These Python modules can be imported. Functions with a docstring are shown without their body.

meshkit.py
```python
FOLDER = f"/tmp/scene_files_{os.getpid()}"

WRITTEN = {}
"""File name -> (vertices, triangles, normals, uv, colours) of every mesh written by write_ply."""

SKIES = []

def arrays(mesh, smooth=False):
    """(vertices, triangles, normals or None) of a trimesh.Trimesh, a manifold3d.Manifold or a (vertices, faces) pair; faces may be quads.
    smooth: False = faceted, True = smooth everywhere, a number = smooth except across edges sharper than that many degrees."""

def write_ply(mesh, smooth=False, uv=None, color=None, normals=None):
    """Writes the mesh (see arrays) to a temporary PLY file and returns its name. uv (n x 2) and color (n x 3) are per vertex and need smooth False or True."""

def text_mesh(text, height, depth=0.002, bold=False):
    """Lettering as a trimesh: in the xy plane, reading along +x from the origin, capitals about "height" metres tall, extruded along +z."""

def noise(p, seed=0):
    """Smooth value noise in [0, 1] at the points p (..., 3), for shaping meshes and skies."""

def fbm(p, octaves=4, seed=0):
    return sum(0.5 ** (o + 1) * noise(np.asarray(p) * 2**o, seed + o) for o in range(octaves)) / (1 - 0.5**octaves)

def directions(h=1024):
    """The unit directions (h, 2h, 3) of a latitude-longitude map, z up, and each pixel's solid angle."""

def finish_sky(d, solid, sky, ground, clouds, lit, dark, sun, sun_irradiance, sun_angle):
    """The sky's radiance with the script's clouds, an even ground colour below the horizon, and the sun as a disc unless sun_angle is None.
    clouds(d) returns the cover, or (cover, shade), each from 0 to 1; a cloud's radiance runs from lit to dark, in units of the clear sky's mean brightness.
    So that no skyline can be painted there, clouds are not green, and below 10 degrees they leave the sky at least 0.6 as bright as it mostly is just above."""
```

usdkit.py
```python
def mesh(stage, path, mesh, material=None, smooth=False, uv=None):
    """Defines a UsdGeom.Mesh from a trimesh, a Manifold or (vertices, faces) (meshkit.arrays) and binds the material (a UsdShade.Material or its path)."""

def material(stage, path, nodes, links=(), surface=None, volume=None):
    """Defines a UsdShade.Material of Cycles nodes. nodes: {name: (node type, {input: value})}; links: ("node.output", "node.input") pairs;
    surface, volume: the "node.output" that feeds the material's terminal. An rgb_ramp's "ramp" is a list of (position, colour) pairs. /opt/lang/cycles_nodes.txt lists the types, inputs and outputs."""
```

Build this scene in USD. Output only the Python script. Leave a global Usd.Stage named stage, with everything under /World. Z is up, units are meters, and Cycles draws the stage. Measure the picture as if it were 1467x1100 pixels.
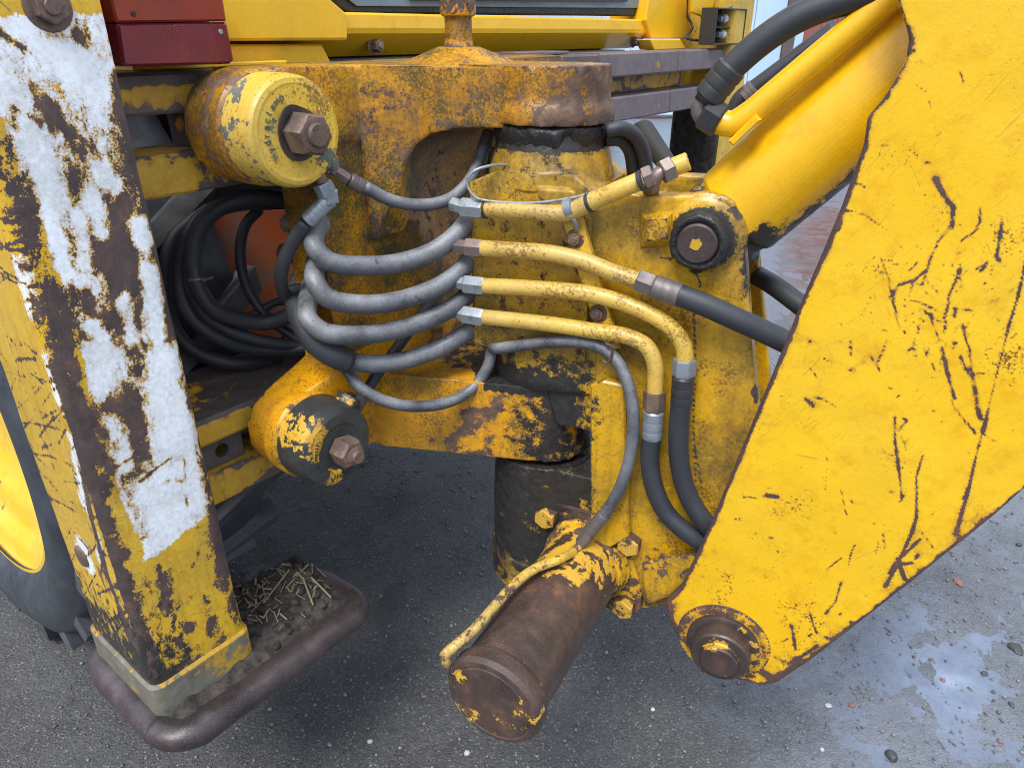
import math, random
import numpy as np, trimesh, shapely, usdkit, meshkit
from shapely.geometry import Polygon, LineString, Point
from scipy.spatial import Delaunay, cKDTree
from manifold3d import Manifold, Mesh as MMesh, CrossSection
from pxr import Usd, UsdGeom, UsdLux, UsdShade, Gf, Sdf, Vt

rng = np.random.default_rng(7)
random.seed(7)
stage = Usd.Stage.CreateInMemory()
UsdGeom.SetStageUpAxis(stage, UsdGeom.Tokens.z)
UsdGeom.SetStageMetersPerUnit(stage, 1.0)
UsdGeom.Xform.Define(stage, '/World')

# ------------------------------------------------------------------ camera, sky, sun, exposure
PITCH = math.radians(26.4)          # looking down
FOC = 1016.0                        # focal length in photograph pixels (1467 wide)
CAM_H = 1.38
ZOFF = 0.38                         # heights below are written from the stabiliser pad; the ground lies this much lower
cam = UsdGeom.Camera.Define(stage, '/World/camera')
cam.CreateHorizontalApertureAttr(36.0)
cam.CreateFocalLengthAttr(36.0 * FOC / 1467.0)
cam.CreateClippingRangeAttr(Gf.Vec2f(0.05, 2000.0))
cam.CreateExposureAttr(1.34)
sp, cp = math.sin(PITCH), math.cos(PITCH)
cam.AddTransformOp().Set(Gf.Matrix4d(1, 0, 0, 0, 0, sp, cp, 0, 0, -cp, sp, 0, 0, 0, CAM_H, 1))

SUN_EL, SUN_AZ = math.radians(58), math.radians(205)     # azimuth = atan2(x, y) of the direction towards the sun
dome = UsdLux.DomeLight.Define(stage, '/World/sky')
dome.GetPrim().SetCustomDataByKey('kind', 'structure')
sky_mat = usdkit.material(stage, '/World/Looks/overcast_sky', {
    'sky': ('sky_texture', {'sky_type': 'single_scattering', 'sun_disc': False, 'sun_elevation': SUN_EL, 'sun_rotation': SUN_AZ, 'aerosol_density': 2.0}),
    'tc': ('texture_coordinate', {}),
    'n': ('noise_texture', {'scale': 2.2, 'detail': 5.0, 'roughness': 0.55}),
    'r': ('map_range', {'from_min': 0.30, 'from_max': 0.62, 'to_min': 0.45, 'to_max': 0.95, 'clamp': True}),
    'm': ('mix', {'color2': (7.6, 8.6, 10.4)}),
    'sep': ('separate_xyz', {}), 'cie': ('map_range', {'from_min': 0.0, 'from_max': 1.0, 'to_min': 0.38, 'to_max': 1.30, 'clamp': True}),   # an overcast sky is about three times brighter overhead than low down
    'cc': ('combine_xyz', {}), 'mu': ('mix', {'mix_type': 'multiply', 'fac': 1.0}),
    'bg': ('background_shader', {'strength': 0.085})},
    [('tc.generated', 'n.vector'), ('n.fac', 'r.value'), ('r.result', 'm.fac'), ('sky.color', 'm.color1'), ('tc.generated', 'sep.vector'), ('sep.z', 'cie.value'), ('cie.result', 'cc.x'), ('cie.result', 'cc.y'), ('cie.result', 'cc.z'), ('m.color', 'mu.color1'), ('cc.vector', 'mu.color2'), ('mu.color', 'bg.color')], surface='bg.background')
UsdShade.MaterialBindingAPI.Apply(dome.GetPrim()).Bind(sky_mat)
sun = UsdLux.DistantLight.Define(stage, '/World/sun')
sun.CreateIntensityAttr(0.40); sun.CreateAngleAttr(22.0); sun.CreateColorAttr(Gf.Vec3f(1.0, 0.97, 0.92))
sun.GetPrim().CreateAttribute('inputs:normalize', Sdf.ValueTypeNames.Bool).Set(True)
sun.AddRotateZOp().Set(-math.degrees(SUN_AZ)); sun.AddRotateXOp().Set(-(90 - math.degrees(SUN_EL)))

# ------------------------------------------------------------------ frames of the machine
def vec(*a): return np.array(a, float)
def unit(a): a = np.asarray(a, float); return a / np.linalg.norm(a)
CAM = vec(0, 0, CAM_H - ZOFF)
AZ = math.radians(38.4)
U = vec(math.sin(AZ), math.cos(AZ), 0)          # across the machine, to the right
V = vec(-math.cos(AZ), math.sin(AZ), 0)         # forwards into the machine
KA = math.radians(24.0)
N = vec(math.sin(KA), math.cos(KA), 0)          # through the plates of the swing post, away from us
T = vec(math.cos(KA), -math.sin(KA), 0)         # along the swing post towards the boom
Z = vec(0, 0, 1)
K = vec(.062, 1.15, 0)                          # swing axis
KU, KV, KT, KN = K @ U, K @ V, K @ T, K @ N
def ray(px, py):
    x, y = (px - 733.5) / FOC, (py - 550.0) / FOC
    return vec(x, cp - y * sp, -sp - y * cp)
def on(px, py, n, d):
    r = ray(px, py)
    return CAM + r * ((d - CAM @ n) / (r @ n))
def onV(px, py, v): return on(px, py, V, v)
def onN(px, py, n): return on(px, py, N, n)
def onU(px, py, u): return on(px, py, U, u)
def onZ(px, py, z): return on(px, py, Z, z)
def W(u, v, z): return U * u + V * v + Z * z
def Wk(t, n, z): return T * t + N * n + Z * z
def px(p):
    d = np.asarray(p, float) - CAM
    fz = d[..., 1] * cp - d[..., 2] * sp
    return np.stack([733.5 + FOC * d[..., 0] / fz, 550 - FOC * (d[..., 1] * sp + d[..., 2] * cp) / fz], -1)

# ------------------------------------------------------------------ writing prims
def numbered(path):
    if not stage.GetPrimAtPath(path): return path
    i = 1
    while stage.GetPrimAtPath(f'{path}_{i:03d}'): i += 1
    return f'{path}_{i:03d}'
def say(prim, label=None, category=None, group=None, kind=None):
    for k, s in (('label', label), ('category', category), ('group', group), ('kind', kind)):
        if s: prim.SetCustomDataByKey(k, s)
    return prim
def holder(parent, name, **kw):
    x = UsdGeom.Xform.Define(stage, numbered(f'{parent}/{name}'))
    say(x.GetPrim(), **kw)
    return str(x.GetPath())
def tm(m):
    if isinstance(m, trimesh.Trimesh): return m
    v, f, _ = meshkit.arrays(m)
    return trimesh.Trimesh(v, f, process=False)
def edge_field(m):
    """How convex the surface is at each vertex: 1 on sharp outer edges, 0 on flats, negative in hollows (where paint wears, and where dirt stays)."""
    m = trimesh.Trimesh(m.vertices, m.faces, process=True)
    m.merge_vertices(merge_norm=True, merge_tex=True)
    v, nrm, e = np.array(m.vertices), np.array(m.vertex_normals), m.edges_unique
    s, c = np.zeros_like(v), np.zeros(len(v))
    for a, b in ((0, 1), (1, 0)):
        np.add.at(s, e[:, a], v[e[:, b]]); np.add.at(c, e[:, a], 1)
    lap = v - s / np.maximum(c, 1)[:, None]
    ln = m.edges_unique_length.mean()
    k = np.einsum('ij,ij->i', lap, nrm) / max(ln, 1e-9)
    for _ in range(2):
        q = np.zeros(len(v))
        for a, b in ((0, 1), (1, 0)): np.add.at(q, e[:, a], k[e[:, b]])
        k = .5 * k + .5 * q / np.maximum(c, 1)
    return v, np.clip(k * 3.0, -1, 1)
def emit(parent, name, mesh, mat, smooth=35, fields=None, edge=True, label=None, **kw):
    """ONE Mesh prim; fields: {primvar: f(points) -> float per vertex}"""
    m = tm(mesh)
    pts, val = edge_field(m) if edge else (None, None)
    v, f, n = meshkit.arrays(m, smooth)
    path = numbered(f'{parent}/{name}')
    mesh_prim = usdkit.mesh(stage, path, (v + vec(0, 0, ZOFF), f), mat, smooth=False)
    if n is not None:
        mesh_prim.CreateNormalsAttr(Vt.Vec3fArray.FromNumpy(n.astype(np.float32))); mesh_prim.SetNormalsInterpolation('vertex')
    api = UsdGeom.PrimvarsAPI(mesh_prim)
    if edge:
        _, i = cKDTree(pts).query(v)
        api.CreatePrimvar('edge', Sdf.ValueTypeNames.FloatArray, 'vertex').Set(Vt.FloatArray.FromNumpy(val[i].astype(np.float32)))
    for k, fn in (fields or {}).items():
        api.CreatePrimvar(k, Sdf.ValueTypeNames.FloatArray, 'vertex').Set(Vt.FloatArray.FromNumpy(np.asarray(fn(v), np.float32)))
    say(mesh_prim.GetPrim(), label=label, **kw)
    return path

# ------------------------------------------------------------------ shapes
def cat(*ms): return trimesh.util.concatenate([tm(m) for m in ms])
def frame_of(axis, ref=None):
    a = unit(axis)
    r = Z if ref is None else np.asarray(ref, float)
    if abs(a @ unit(r)) > .95: r = U
    x = unit(r - a * (r @ a))
    return x, np.cross(a, x), a
def lathe(origin, axis, profile, seg=48, close=True):
    """profile: (radius, distance along axis) pairs"""
    x, y, a = frame_of(axis)
    ang = np.linspace(0, 2 * np.pi, seg, endpoint=False)
    ring = np.cos(ang)[:, None] * x + np.sin(ang)[:, None] * y
    vs = [np.asarray(origin) + ring * r + a * h for r, h in profile]
    v = np.vstack(vs); f = []
    for i in range(len(profile) - 1):
        k = np.arange(seg); q = (k + 1) % seg
        f.append(np.stack([i * seg + k, i * seg + q, (i + 1) * seg + q], 1)); f.append(np.stack([i * seg + k, (i + 1) * seg + q, (i + 1) * seg + k], 1))
    if close:
        for i, flip in ((0, True), (len(profile) - 1, False)):
            c = len(v); v = np.vstack([v, np.asarray(origin) + a * profile[i][1]])
            k = np.arange(seg); t = np.stack([i * seg + k, i * seg + (k + 1) % seg, np.full(seg, c)], 1)
            f.append(t[:, ::-1] if flip else t)
    m = trimesh.Trimesh(v, np.vstack(f), process=False)
    if m.volume < 0: m.invert()
    return m
def rod(a, b, r, bev=.0015, seg=40):
    a, b = np.asarray(a, float), np.asarray(b, float); L = np.linalg.norm(b - a)
    bev = min(bev, r * .45, L * .45)
    return lathe(a, b - a, [(r - bev, 0), (r, bev), (r, L - bev), (r - bev, L)], seg)
def hexa(origin, axis, af, h, bev=.12, rot=0.0):
    x, y, a = frame_of(axis); R = af / math.sqrt(3)
    out, seg = [], 6
    pr = [(R * (1 - bev), 0), (R, h * bev), (R, h * (1 - bev)), (R * (1 - bev), h)]
    ang = np.arange(6) * np.pi / 3 + rot
    v = np.vstack([np.asarray(origin) + r * (np.cos(ang)[:, None] * x + np.sin(ang)[:, None] * y) + a * z for r, z in pr])
    m = trimesh.Trimesh(v, process=False, faces=[[0, 1, 2]])
    m = trimesh.convex.convex_hull(v)
    return m
def spline(pts, step=.006):
    p = np.asarray(pts, float)
    if len(p) == 2: p = np.vstack([p[0], p.mean(0), p[1]])
    e = np.vstack([2 * p[0] - p[1], p, 2 * p[-1] - p[-2]]); out = []
    for i in range(1, len(e) - 2):
        p0, p1, p2, p3 = e[i - 1:i + 3]
        d = [max(np.linalg.norm(b - a), 1e-6) ** .5 for a, b in ((p0, p1), (p1, p2), (p2, p3))]
        t0, t1 = 0, d[0]; t2 = t1 + d[1]; t3 = t2 + d[2]
        n = max(2, int(np.linalg.norm(p2 - p1) / step))
        for t in np.linspace(t1, t2, n, endpoint=False):
            a1 = (t1 - t) / (t1 - t0) * p0 + (t - t0) / (t1 - t0) * p1
            a2 = (t2 - t) / (t2 - t1) * p1 + (t - t1) / (t2 - t1) * p2
            a3 = (t3 - t) / (t3 - t2) * p2 + (t - t2) / (t3 - t2) * p3
            b1 = (t2 - t) / (t2 - t0) * a1 + (t - t0) / (t2 - t0) * a2
            b2 = (t3 - t) / (t3 - t1) * a2 + (t - t1) / (t3 - t1) * a3
            out.append((t2 - t) / (t2 - t1) * b1 + (t - t1) / (t2 - t1) * b2)
    out.append(p[-1])
    return np.array(out)
def tube(pts, r, seg=20, step=.006, raw=False):
    p = np.asarray(pts, float) if raw else spline(pts, step)
    t = np.gradient(p, axis=0); t /= np.linalg.norm(t, axis=1, keepdims=True) + 1e-12
    x = frame_of(t[0])[0]; fr = []
    for i in range(len(p)):
        x = unit(x - t[i] * (x @ t[i])); fr.append((x, np.cross(t[i], x)))
    ang = np.linspace(0, 2 * np.pi, seg, endpoint=False)
    R = np.broadcast_to(r, (len(p),))
    v = np.vstack([p[i] + R[i] * (np.cos(ang)[:, None] * fr[i][0] + np.sin(ang)[:, None] * fr[i][1]) for i in range(len(p))])
    f = []
    for i in range(len(p) - 1):
        k = np.arange(seg); q = (k + 1) % seg
        f.append(np.stack([i * seg + k, i * seg + q, (i + 1) * seg + q], 1)); f.append(np.stack([i * seg + k, (i + 1) * seg + q, (i + 1) * seg + k], 1))
    c = len(v); v = np.vstack([v, p[0], p[-1]]); k = np.arange(seg)
    f.append(np.stack([(k + 1) % seg, k, np.full(seg, c)], 1)); o = (len(p) - 1) * seg
    f.append(np.stack([o + k, o + (k + 1) % seg, np.full(seg, c + 1)], 1))
    m = trimesh.Trimesh(v, np.vstack(f), process=False)
    if m.volume < 0: m.invert()
    return m
def round_poly(poly, r, n=5):
    """2-D polygon (k x 2) with its corners rounded by about r; r may be one per corner"""
    p = np.asarray(poly, float); k = len(p); out = []
    rr = np.broadcast_to(r, (k,))
    for i in range(k):
        a, b, c = p[i - 1], p[i], p[(i + 1) % k]
        d1, d2 = unit(a - b), unit(c - b); ang = math.acos(np.clip(d1 @ d2, -1, 1))
        if rr[i] <= 0 or ang > math.radians(174): out.append(b); continue
        t = min(rr[i] / math.tan(ang / 2), .45 * np.linalg.norm(a - b), .45 * np.linalg.norm(c - b))
        s, e = b + d1 * t, b + d2 * t
        for q in np.linspace(0, 1, n): out.append((1 - q) ** 2 * s + 2 * q * (1 - q) * b + q * q * e)
    return np.array(out)
def inset(p, d):
    e = np.roll(p, -1, 0) - p; e /= np.linalg.norm(e, axis=1, keepdims=True) + 1e-12
    n = np.stack([-e[:, 1], e[:, 0]], 1); m = n + np.roll(n, 1, 0); m /= np.maximum((m * n).sum(1), .35)[:, None]
    return p + m * d
def resample(p, step):
    out = []
    for a, b in zip(p, np.roll(p, -1, 0)):
        k = max(1, int(round(np.linalg.norm(b - a) / step)))
        out += [a + (b - a) * i / k for i in range(k)]
    return np.array(out)
def plate(poly, o, ex, ey, ez, thick, bev=.002, dense=None, holes=()):
    """A plate: 2-D polygon in the plane (o; ex, ey), its front at o, going back along ez; edges chamfered; dense: spacing of the points on the front"""
    p = np.asarray(poly, float)
    if Polygon(p).exterior.is_ccw is False: p = p[::-1]
    if dense: p = resample(p, dense)
    q = inset(p, bev); k = len(p)
    def cap(r):
        pg = Polygon(r).buffer(0)
        if dense:
            x0, y0, x1, y1 = pg.bounds
            gx, gy = np.meshgrid(np.arange(x0, x1, dense), np.arange(y0, y1, dense * .866), indexing='xy')
            gx = gx + (np.arange(gx.shape[0]) % 2)[:, None] * dense / 2
            g = np.stack([gx.ravel(), gy.ravel()], 1)
            inn = pg.buffer(-dense * .6)
            g = g[shapely.contains_xy(inn, g[:, 0], g[:, 1])] if not inn.is_empty else g[:0]
            pts = np.vstack([r, g])
        else: pts = r
        if dense:
            tri = Delaunay(pts).simplices; c = pts[tri].mean(1)
            tri = tri[shapely.contains_xy(pg, c[:, 0], c[:, 1])]
            a = pts[tri]; cr = (a[:, 1, 0] - a[:, 0, 0]) * (a[:, 2, 1] - a[:, 0, 1]) - (a[:, 1, 1] - a[:, 0, 1]) * (a[:, 2, 0] - a[:, 0, 0])
            tri = np.where((cr < 0)[:, None], tri[:, ::-1], tri)
        else:
            pts, tri = trimesh.creation.triangulate_polygon(Polygon(r), engine='earcut'); tri = np.asarray(tri)
            a = pts[tri]; cr = (a[:, 1, 0] - a[:, 0, 0]) * (a[:, 2, 1] - a[:, 0, 1]) - (a[:, 1, 1] - a[:, 0, 1]) * (a[:, 2, 0] - a[:, 0, 0])
            tri = np.where((cr < 0)[:, None], tri[:, ::-1], tri)
        return pts, tri
    def lift(r, h): return np.asarray(o) + r[:, :1] * ex + r[:, 1:2] * ey + h * np.asarray(ez)
    vs, fs, off = [], [], 0
    pts, tri = cap(q); vs += [lift(pts, 0), lift(pts, thick)]; fs += [tri, tri[:, ::-1] + len(pts)]; off = 2 * len(pts)
    hs = [0, bev] + (list(np.linspace(bev, thick - bev, max(2, int(thick / dense)))[1:-1]) if dense else []) + [thick - bev, thick]
    base = off
    for i, h in enumerate(hs): vs.append(lift(q if i in (0, len(hs) - 1) else p, h))
    j = np.arange(k); jn = (j + 1) % k
    for i in range(len(hs) - 1):
        a, b = base + i * k, base + (i + 1) * k
        fs += [np.stack([a + j, b + j, b + jn], 1), np.stack([a + j, b + jn, a + jn], 1)]
    m = trimesh.Trimesh(np.vstack(vs), np.vstack(fs), process=False)
    m.merge_vertices(digits_vertex=6)
    if m.volume < 0: m.invert()
    return m
def box(c, ax, half, bev=.002, dense=None):
    ax = [np.asarray(a, float) for a in ax]; half = np.asarray(half, float)
    pl = [(-half[0], -half[1]), (half[0], -half[1]), (half[0], half[1]), (-half[0], half[1])]
    return plate(pl, np.asarray(c) - ax[2] * half[2], ax[0], ax[1], ax[2], 2 * half[2], min(bev, half.min() * .45), dense)
def bar(u, v, z, bev=.003, dense=None):
    """box of the machine frame from ranges (u0,u1), (v0,v1), (z0,z1)"""
    c = W(sum(u) / 2, sum(v) / 2, sum(z) / 2)
    return box(c, (U, Z, V), ((u[1] - u[0]) / 2, (z[1] - z[0]) / 2, (v[1] - v[0]) / 2), bev, dense)
def MF(m):
    m = tm(m).copy(); m.merge_vertices(merge_norm=True, merge_tex=True, digits_vertex=6)
    r = Manifold(MMesh(np.asarray(m.vertices, np.float32), np.asarray(m.faces, np.uint32)))
    return r
def pts_hull(*p): return Manifold.hull_points(np.vstack([np.atleast_2d(x) for x in p]).astype(float))
def disc(c, axis, r, h, seg=40):
    """points of a round slab, for hulls"""
    x, y, a = frame_of(axis); g = np.linspace(0, 2 * np.pi, seg, endpoint=False)
    ring = np.cos(g)[:, None] * x + np.sin(g)[:, None] * y
    return np.vstack([np.asarray(c) + ring * r, np.asarray(c) + ring * r + a * h])
def cast(man, length=.007, rounds=12, rough=.0006, seed=0):
    """foundry look: even triangles, edges melted, skin uneven"""
    v, f, _ = meshkit.arrays(man.refine_to_length(length))
    m = trimesh.Trimesh(v, f, process=True); m.merge_vertices()
    trimesh.smoothing.filter_taubin(m, lamb=.5, nu=.52, iterations=rounds)
    n = np.array(m.vertex_normals); p = np.array(m.vertices)
    d = (meshkit.fbm(p * 55, 3, seed) - .5) * 2 * rough
    m.vertices = p + n * d[:, None]
    return m
def finer(m, L):
    m = tm(m); v, f = trimesh.remesh.subdivide_to_size(m.vertices, m.faces, L, max_iter=14)
    r = trimesh.Trimesh(v, f, process=False); r.merge_vertices(merge_norm=True, merge_tex=True); return r

# marks with a shape of their own: polylines and patches given on the photograph, laid on the face they belong to
def strokes_on(plane_n, plane_d, strokes):
    ex, ey = frame_of(plane_n)[:2]
    geo = []
    for pl, w, s in strokes:
        q = np.array([on(x, y, plane_n, plane_d) for x, y in pl])
        l = LineString(np.stack([q @ ex, q @ ey], 1)) if len(q) > 1 else Point(*np.stack([q @ ex, q @ ey], 1)[0])
        geo.append((l, w * 1e-3, s))
    def field(p, near=.012):
        out = np.zeros(len(p)); sel = np.abs(p @ plane_n - plane_d) < near
        c = np.stack([p[sel] @ ex, p[sel] @ ey], 1); pt = shapely.points(c); best = np.zeros(len(c)); low = np.zeros(len(c))
        for l, w, s in geo:
            d = shapely.distance(pt, l)
            val = s * np.clip(1.35 - d / w, 0, 1)
            if s > 0: val = np.maximum(val, .085 * np.clip(1.25 - d / (3.2 * w), 0, 1))     # rust creeping out from the scratch
            if s > 0: best = np.maximum(best, val)
            else: low = np.minimum(low, val)
        out[sel] = best + low
        return out
    return field
def patch_on(plane_n, plane_d, polys, soft=.012, gain=.5):
    """signed distance to patches: positive inside"""
    ex, ey = frame_of(plane_n)[:2]; gs = []
    for pl in polys:
        q = np.array([on(x, y, plane_n, plane_d) for x, y in pl]); gs.append(Polygon(np.stack([q @ ex, q @ ey], 1)).buffer(0))
    g = shapely.union_all(gs); b = g.boundary
    def field(p, near=.012):
        out = np.full(len(p), -gain); sel = np.abs(p @ plane_n - plane_d) < near
        c = np.stack([p[sel] @ ex, p[sel] @ ey], 1); pt = shapely.points(c)
        d = shapely.distance(pt, b); d = np.where(shapely.contains_xy(g, c[:, 0], c[:, 1]), d, -d)
        out[sel] = gain * np.clip(d / soft, -1, 1)
        return out
    return field
# ------------------------------------------------------------------ materials
class G:
    def __init__(s): s.n, s.l, s.k = {}, [], 0
    def add(s, kind, out, **kw):
        s.k += 1; name = f'n{s.k}'; vals = {}
        for a, b in kw.items():
            if isinstance(b, str) and '.' in b: s.l.append((b, f'{name}.{a}'))
            elif b is not None: vals[a] = b
        s.n[name] = (kind, vals); return f'{name}.{out}'
    def pos(s):
        if not hasattr(s, '_p'): s._p = s.add('geometry', 'position')
        return s._p
    def stretch(s, sx, sy, sz): return s.add('mapping', 'vector', vector=s.pos(), scale=(sx, sy, sz))
    def noise(s, scale, detail=4.0, rough=.55, vec=None, out='fac', dist=0.0): return s.add('noise_texture', out, vector=vec or s.pos(), scale=scale, detail=detail, roughness=rough, distortion=dist)
    def vor(s, scale, feature='f1', out='distance', vec=None): return s.add('voronoi_texture', out, vector=vec or s.pos(), scale=scale, feature=feature)
    def math(s, t, a, b=None, c=None): return s.add('math', 'value', math_type=t, value1=a, value2=b, value3=c)
    def madd(s, a, b, c): return s.math('multiply_add', a, b, c)
    def rng(s, v, a, b, c=0.0, d=1.0): return s.add('map_range', 'result', value=v, from_min=a, from_max=b, to_min=c, to_max=d, clamp=True)
    def mix(s, f, a, b, t='mix'): return s.add('mix', 'color', mix_type=t, fac=f, color1=a, color2=b)
    def mixf(s, f, a, b): return s.add('mix_float', 'result', fac=f, a=a, b=b)
    def ramp(s, f, stops): return s.add('rgb_ramp', 'color', fac=f, ramp=stops)
    def attr(s, name): return s.add('attribute', 'fac', attribute=name)
    def bump(s, h, dist, strength=1.0, normal=None): return s.add('bump', 'normal', height=h, distance=dist, strength=strength, normal=normal)
    def done(s, path, **kw):
        o = s.add('principled_bsdf', 'BSDF', **kw)
        return usdkit.material(stage, f'/World/Looks/{path}', s.n, s.l, surface=o)
RUST = [(0.0, (.022, .016, .017)), (.45, (.046, .031, .030)), (.68, (.078, .048, .042)), (.86, (.15, .075, .042)), (1.0, (.27, .12, .045))]
def paint(name, color=(.72, .40, .010), faded=(.66, .42, .045), under=RUST, chip=.66, scale=9.0, edge=.12, stain=.35, moss=0.0, grime_shade=.25, rough=.38, speck=.0, spray=1.0, streak=0.0, under_rough=.75, bumpy=.0006, fine=.35, white=False, amp=1.0, mottle=.45, dirtfine=.45, vst=1.0, ragged=0.0, hair=0.0, creep=.09):
    g = G()
    wear, edg, gri = g.attr('wear'), g.attr('edge'), g.attr('grime_shade')
    wht = g.attr('white') if white else None
    sv_ = g.stretch(1.0, 1.0, vst) if vst != 1.0 else None
    big, mid, fin = g.noise(scale, 6.0, .62, dist=.6, vec=sv_), g.noise(scale * 5.5, 5.0, .6, vec=sv_), g.noise(420.0, 3.0, .6)
    x = g.madd(mid, .38, g.math('multiply', big, .62))
    x = g.madd(fin, .10 * fine / .35, g.math('subtract', x, .05 * fine / .35))
    if ragged: x = g.madd(g.noise(95.0, 5.0, .7), ragged, g.math('subtract', x, ragged * .5))
    if amp != 1.0: x = g.madd(x, amp, .5 * (1 - amp))
    x = g.madd(g.math('maximum', edg, 0.0), edge, x)
    x = g.math('add', x, wear)
    ch = g.rng(x, chip, chip + .012)
    halo = g.rng(x, chip - creep, chip + .005)
    # the paint itself
    low = g.noise(3.1, 4.0, .6)
    col = g.mix(g.rng(low, .38, .66), color, faded)
    blot = g.noise(26.0, 5.0, .65)
    col = g.mix(g.rng(blot, .53, .66, 0.0, mottle), col, (color[0] * .84, color[1] * .72, color[2] * .7))
    gr_ = g.noise(700.0, 2.0, .6)
    col = g.mix(g.rng(gr_, .35, .68, 0.0, .28), col, (color[0] * .70, color[1] * .62, color[2] * .6))
    if hair:
        for rot, of in (((.9, .4, .3), .0), ((-.6, .5, 1.2), 3.0), ((.3, -1.0, .5), 7.0)):
            hv = g.add('mapping', 'vector', vector=g.add('mapping', 'vector', vector=g.pos(), rotation=rot, location=(of, of, of)), scale=(650.0, 22.0, 22.0))
            gate = g.rng(g.noise(7.0, 3.0, .6, vec=g.add('mapping', 'vector', vector=g.pos(), location=(of, 1.0, of))), .46, .60)
            hl = g.math('multiply', g.rng(g.noise(1.0, 2.0, .5, vec=hv), .67, .71), gate)
            col = g.mix(g.math('multiply', hl, hair), col, (.13, .07, .025))
    # rust bleeding from chips, specks
    col = g.mix(g.math('multiply', g.math('power', halo, 2.2), stain), col, (.26, .105, .022))
    if speck:
        s1 = g.noise(230.0, 3.0, .7); s2 = g.noise(14.0, 4.0, .6)
        sp_ = g.math('multiply', g.rng(g.madd(s2, .55, g.math('multiply', s1, .6)), .60 - .06 * speck, .66 - .06 * speck), min(1.0, .62 + .3 * abs(speck)))
        col = g.mix(sp_, col, g.mix(s2, (.045, .028, .018), (.20, .085, .02)))
    if streak:
        st = g.noise(1.0, 5.0, .6, vec=g.stretch(60.0, 60.0, 5.0))
        col = g.mix(g.rng(st, .52, .78, 0.0, streak), col, (.15, .075, .022))
    if moss:
        m1 = g.noise(11.0, 5.0, .65, vec=g.add('mapping', 'vector', vector=g.pos(), location=(3.1, 1.7, .4))); m2 = g.noise(300.0, 3.0, .7)
        ms = g.rng(g.madd(m2, .45, g.math('multiply', m1, .7)), .64 - .07 * moss, .74 - .07 * moss, 0.0, moss)
        col = g.mix(ms, col, g.mix(m2, (.035, .040, .012), (.09, .085, .018)))
    # a second coat of white where it is painted
    if white:
     w = g.rng(g.madd(mid, .75, g.madd(fin, .25, wht)), .50, .515)
     wx = g.madd(g.noise(60.0, 4.0, .6), .16, g.math('subtract', x, .08))
     w = g.math('multiply', w, g.rng(wx, chip - .050, chip - .062))
     wc = g.mix(g.rng(blot, .42, .70, 0.0, .30), (.76, .80, .83), (.50, .47, .40))
     wc = g.mix(g.math('multiply', g.math('power', g.rng(x, chip - .26, chip), 2.0), .8), wc, (.30, .16, .075))
     col = g.mix(w, col, wc)
    # film of dirt
    d1 = g.noise(6.0, 6.0, .7); d2 = g.noise(150.0, 4.0, .7)
    dirt = g.rng(g.madd(d2, dirtfine, g.math('multiply', d1, 1.05 - dirtfine)), .46, .70, 0.0, grime_shade)
    hollow = g.math('multiply', g.math('maximum', g.math('multiply', edg, -1.0), 0.0), 1.6)
    dirt = g.math('minimum', g.madd(hollow, .5 * min(1, grime_shade * 2 + .2), dirt), .9)
    col = g.mix(dirt, col, (.050, .038, .018))
    uc = g.ramp(g.rng(g.madd(g.noise(34.0, 6.0, .7), .6, g.math('multiply', big, .4)), .28, .72), under)
    uc = g.mix(g.rng(fin, .5, .75, 0.0, .35), uc, (.11, .075, .06))
    col = g.mix(ch, col, uc)
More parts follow.
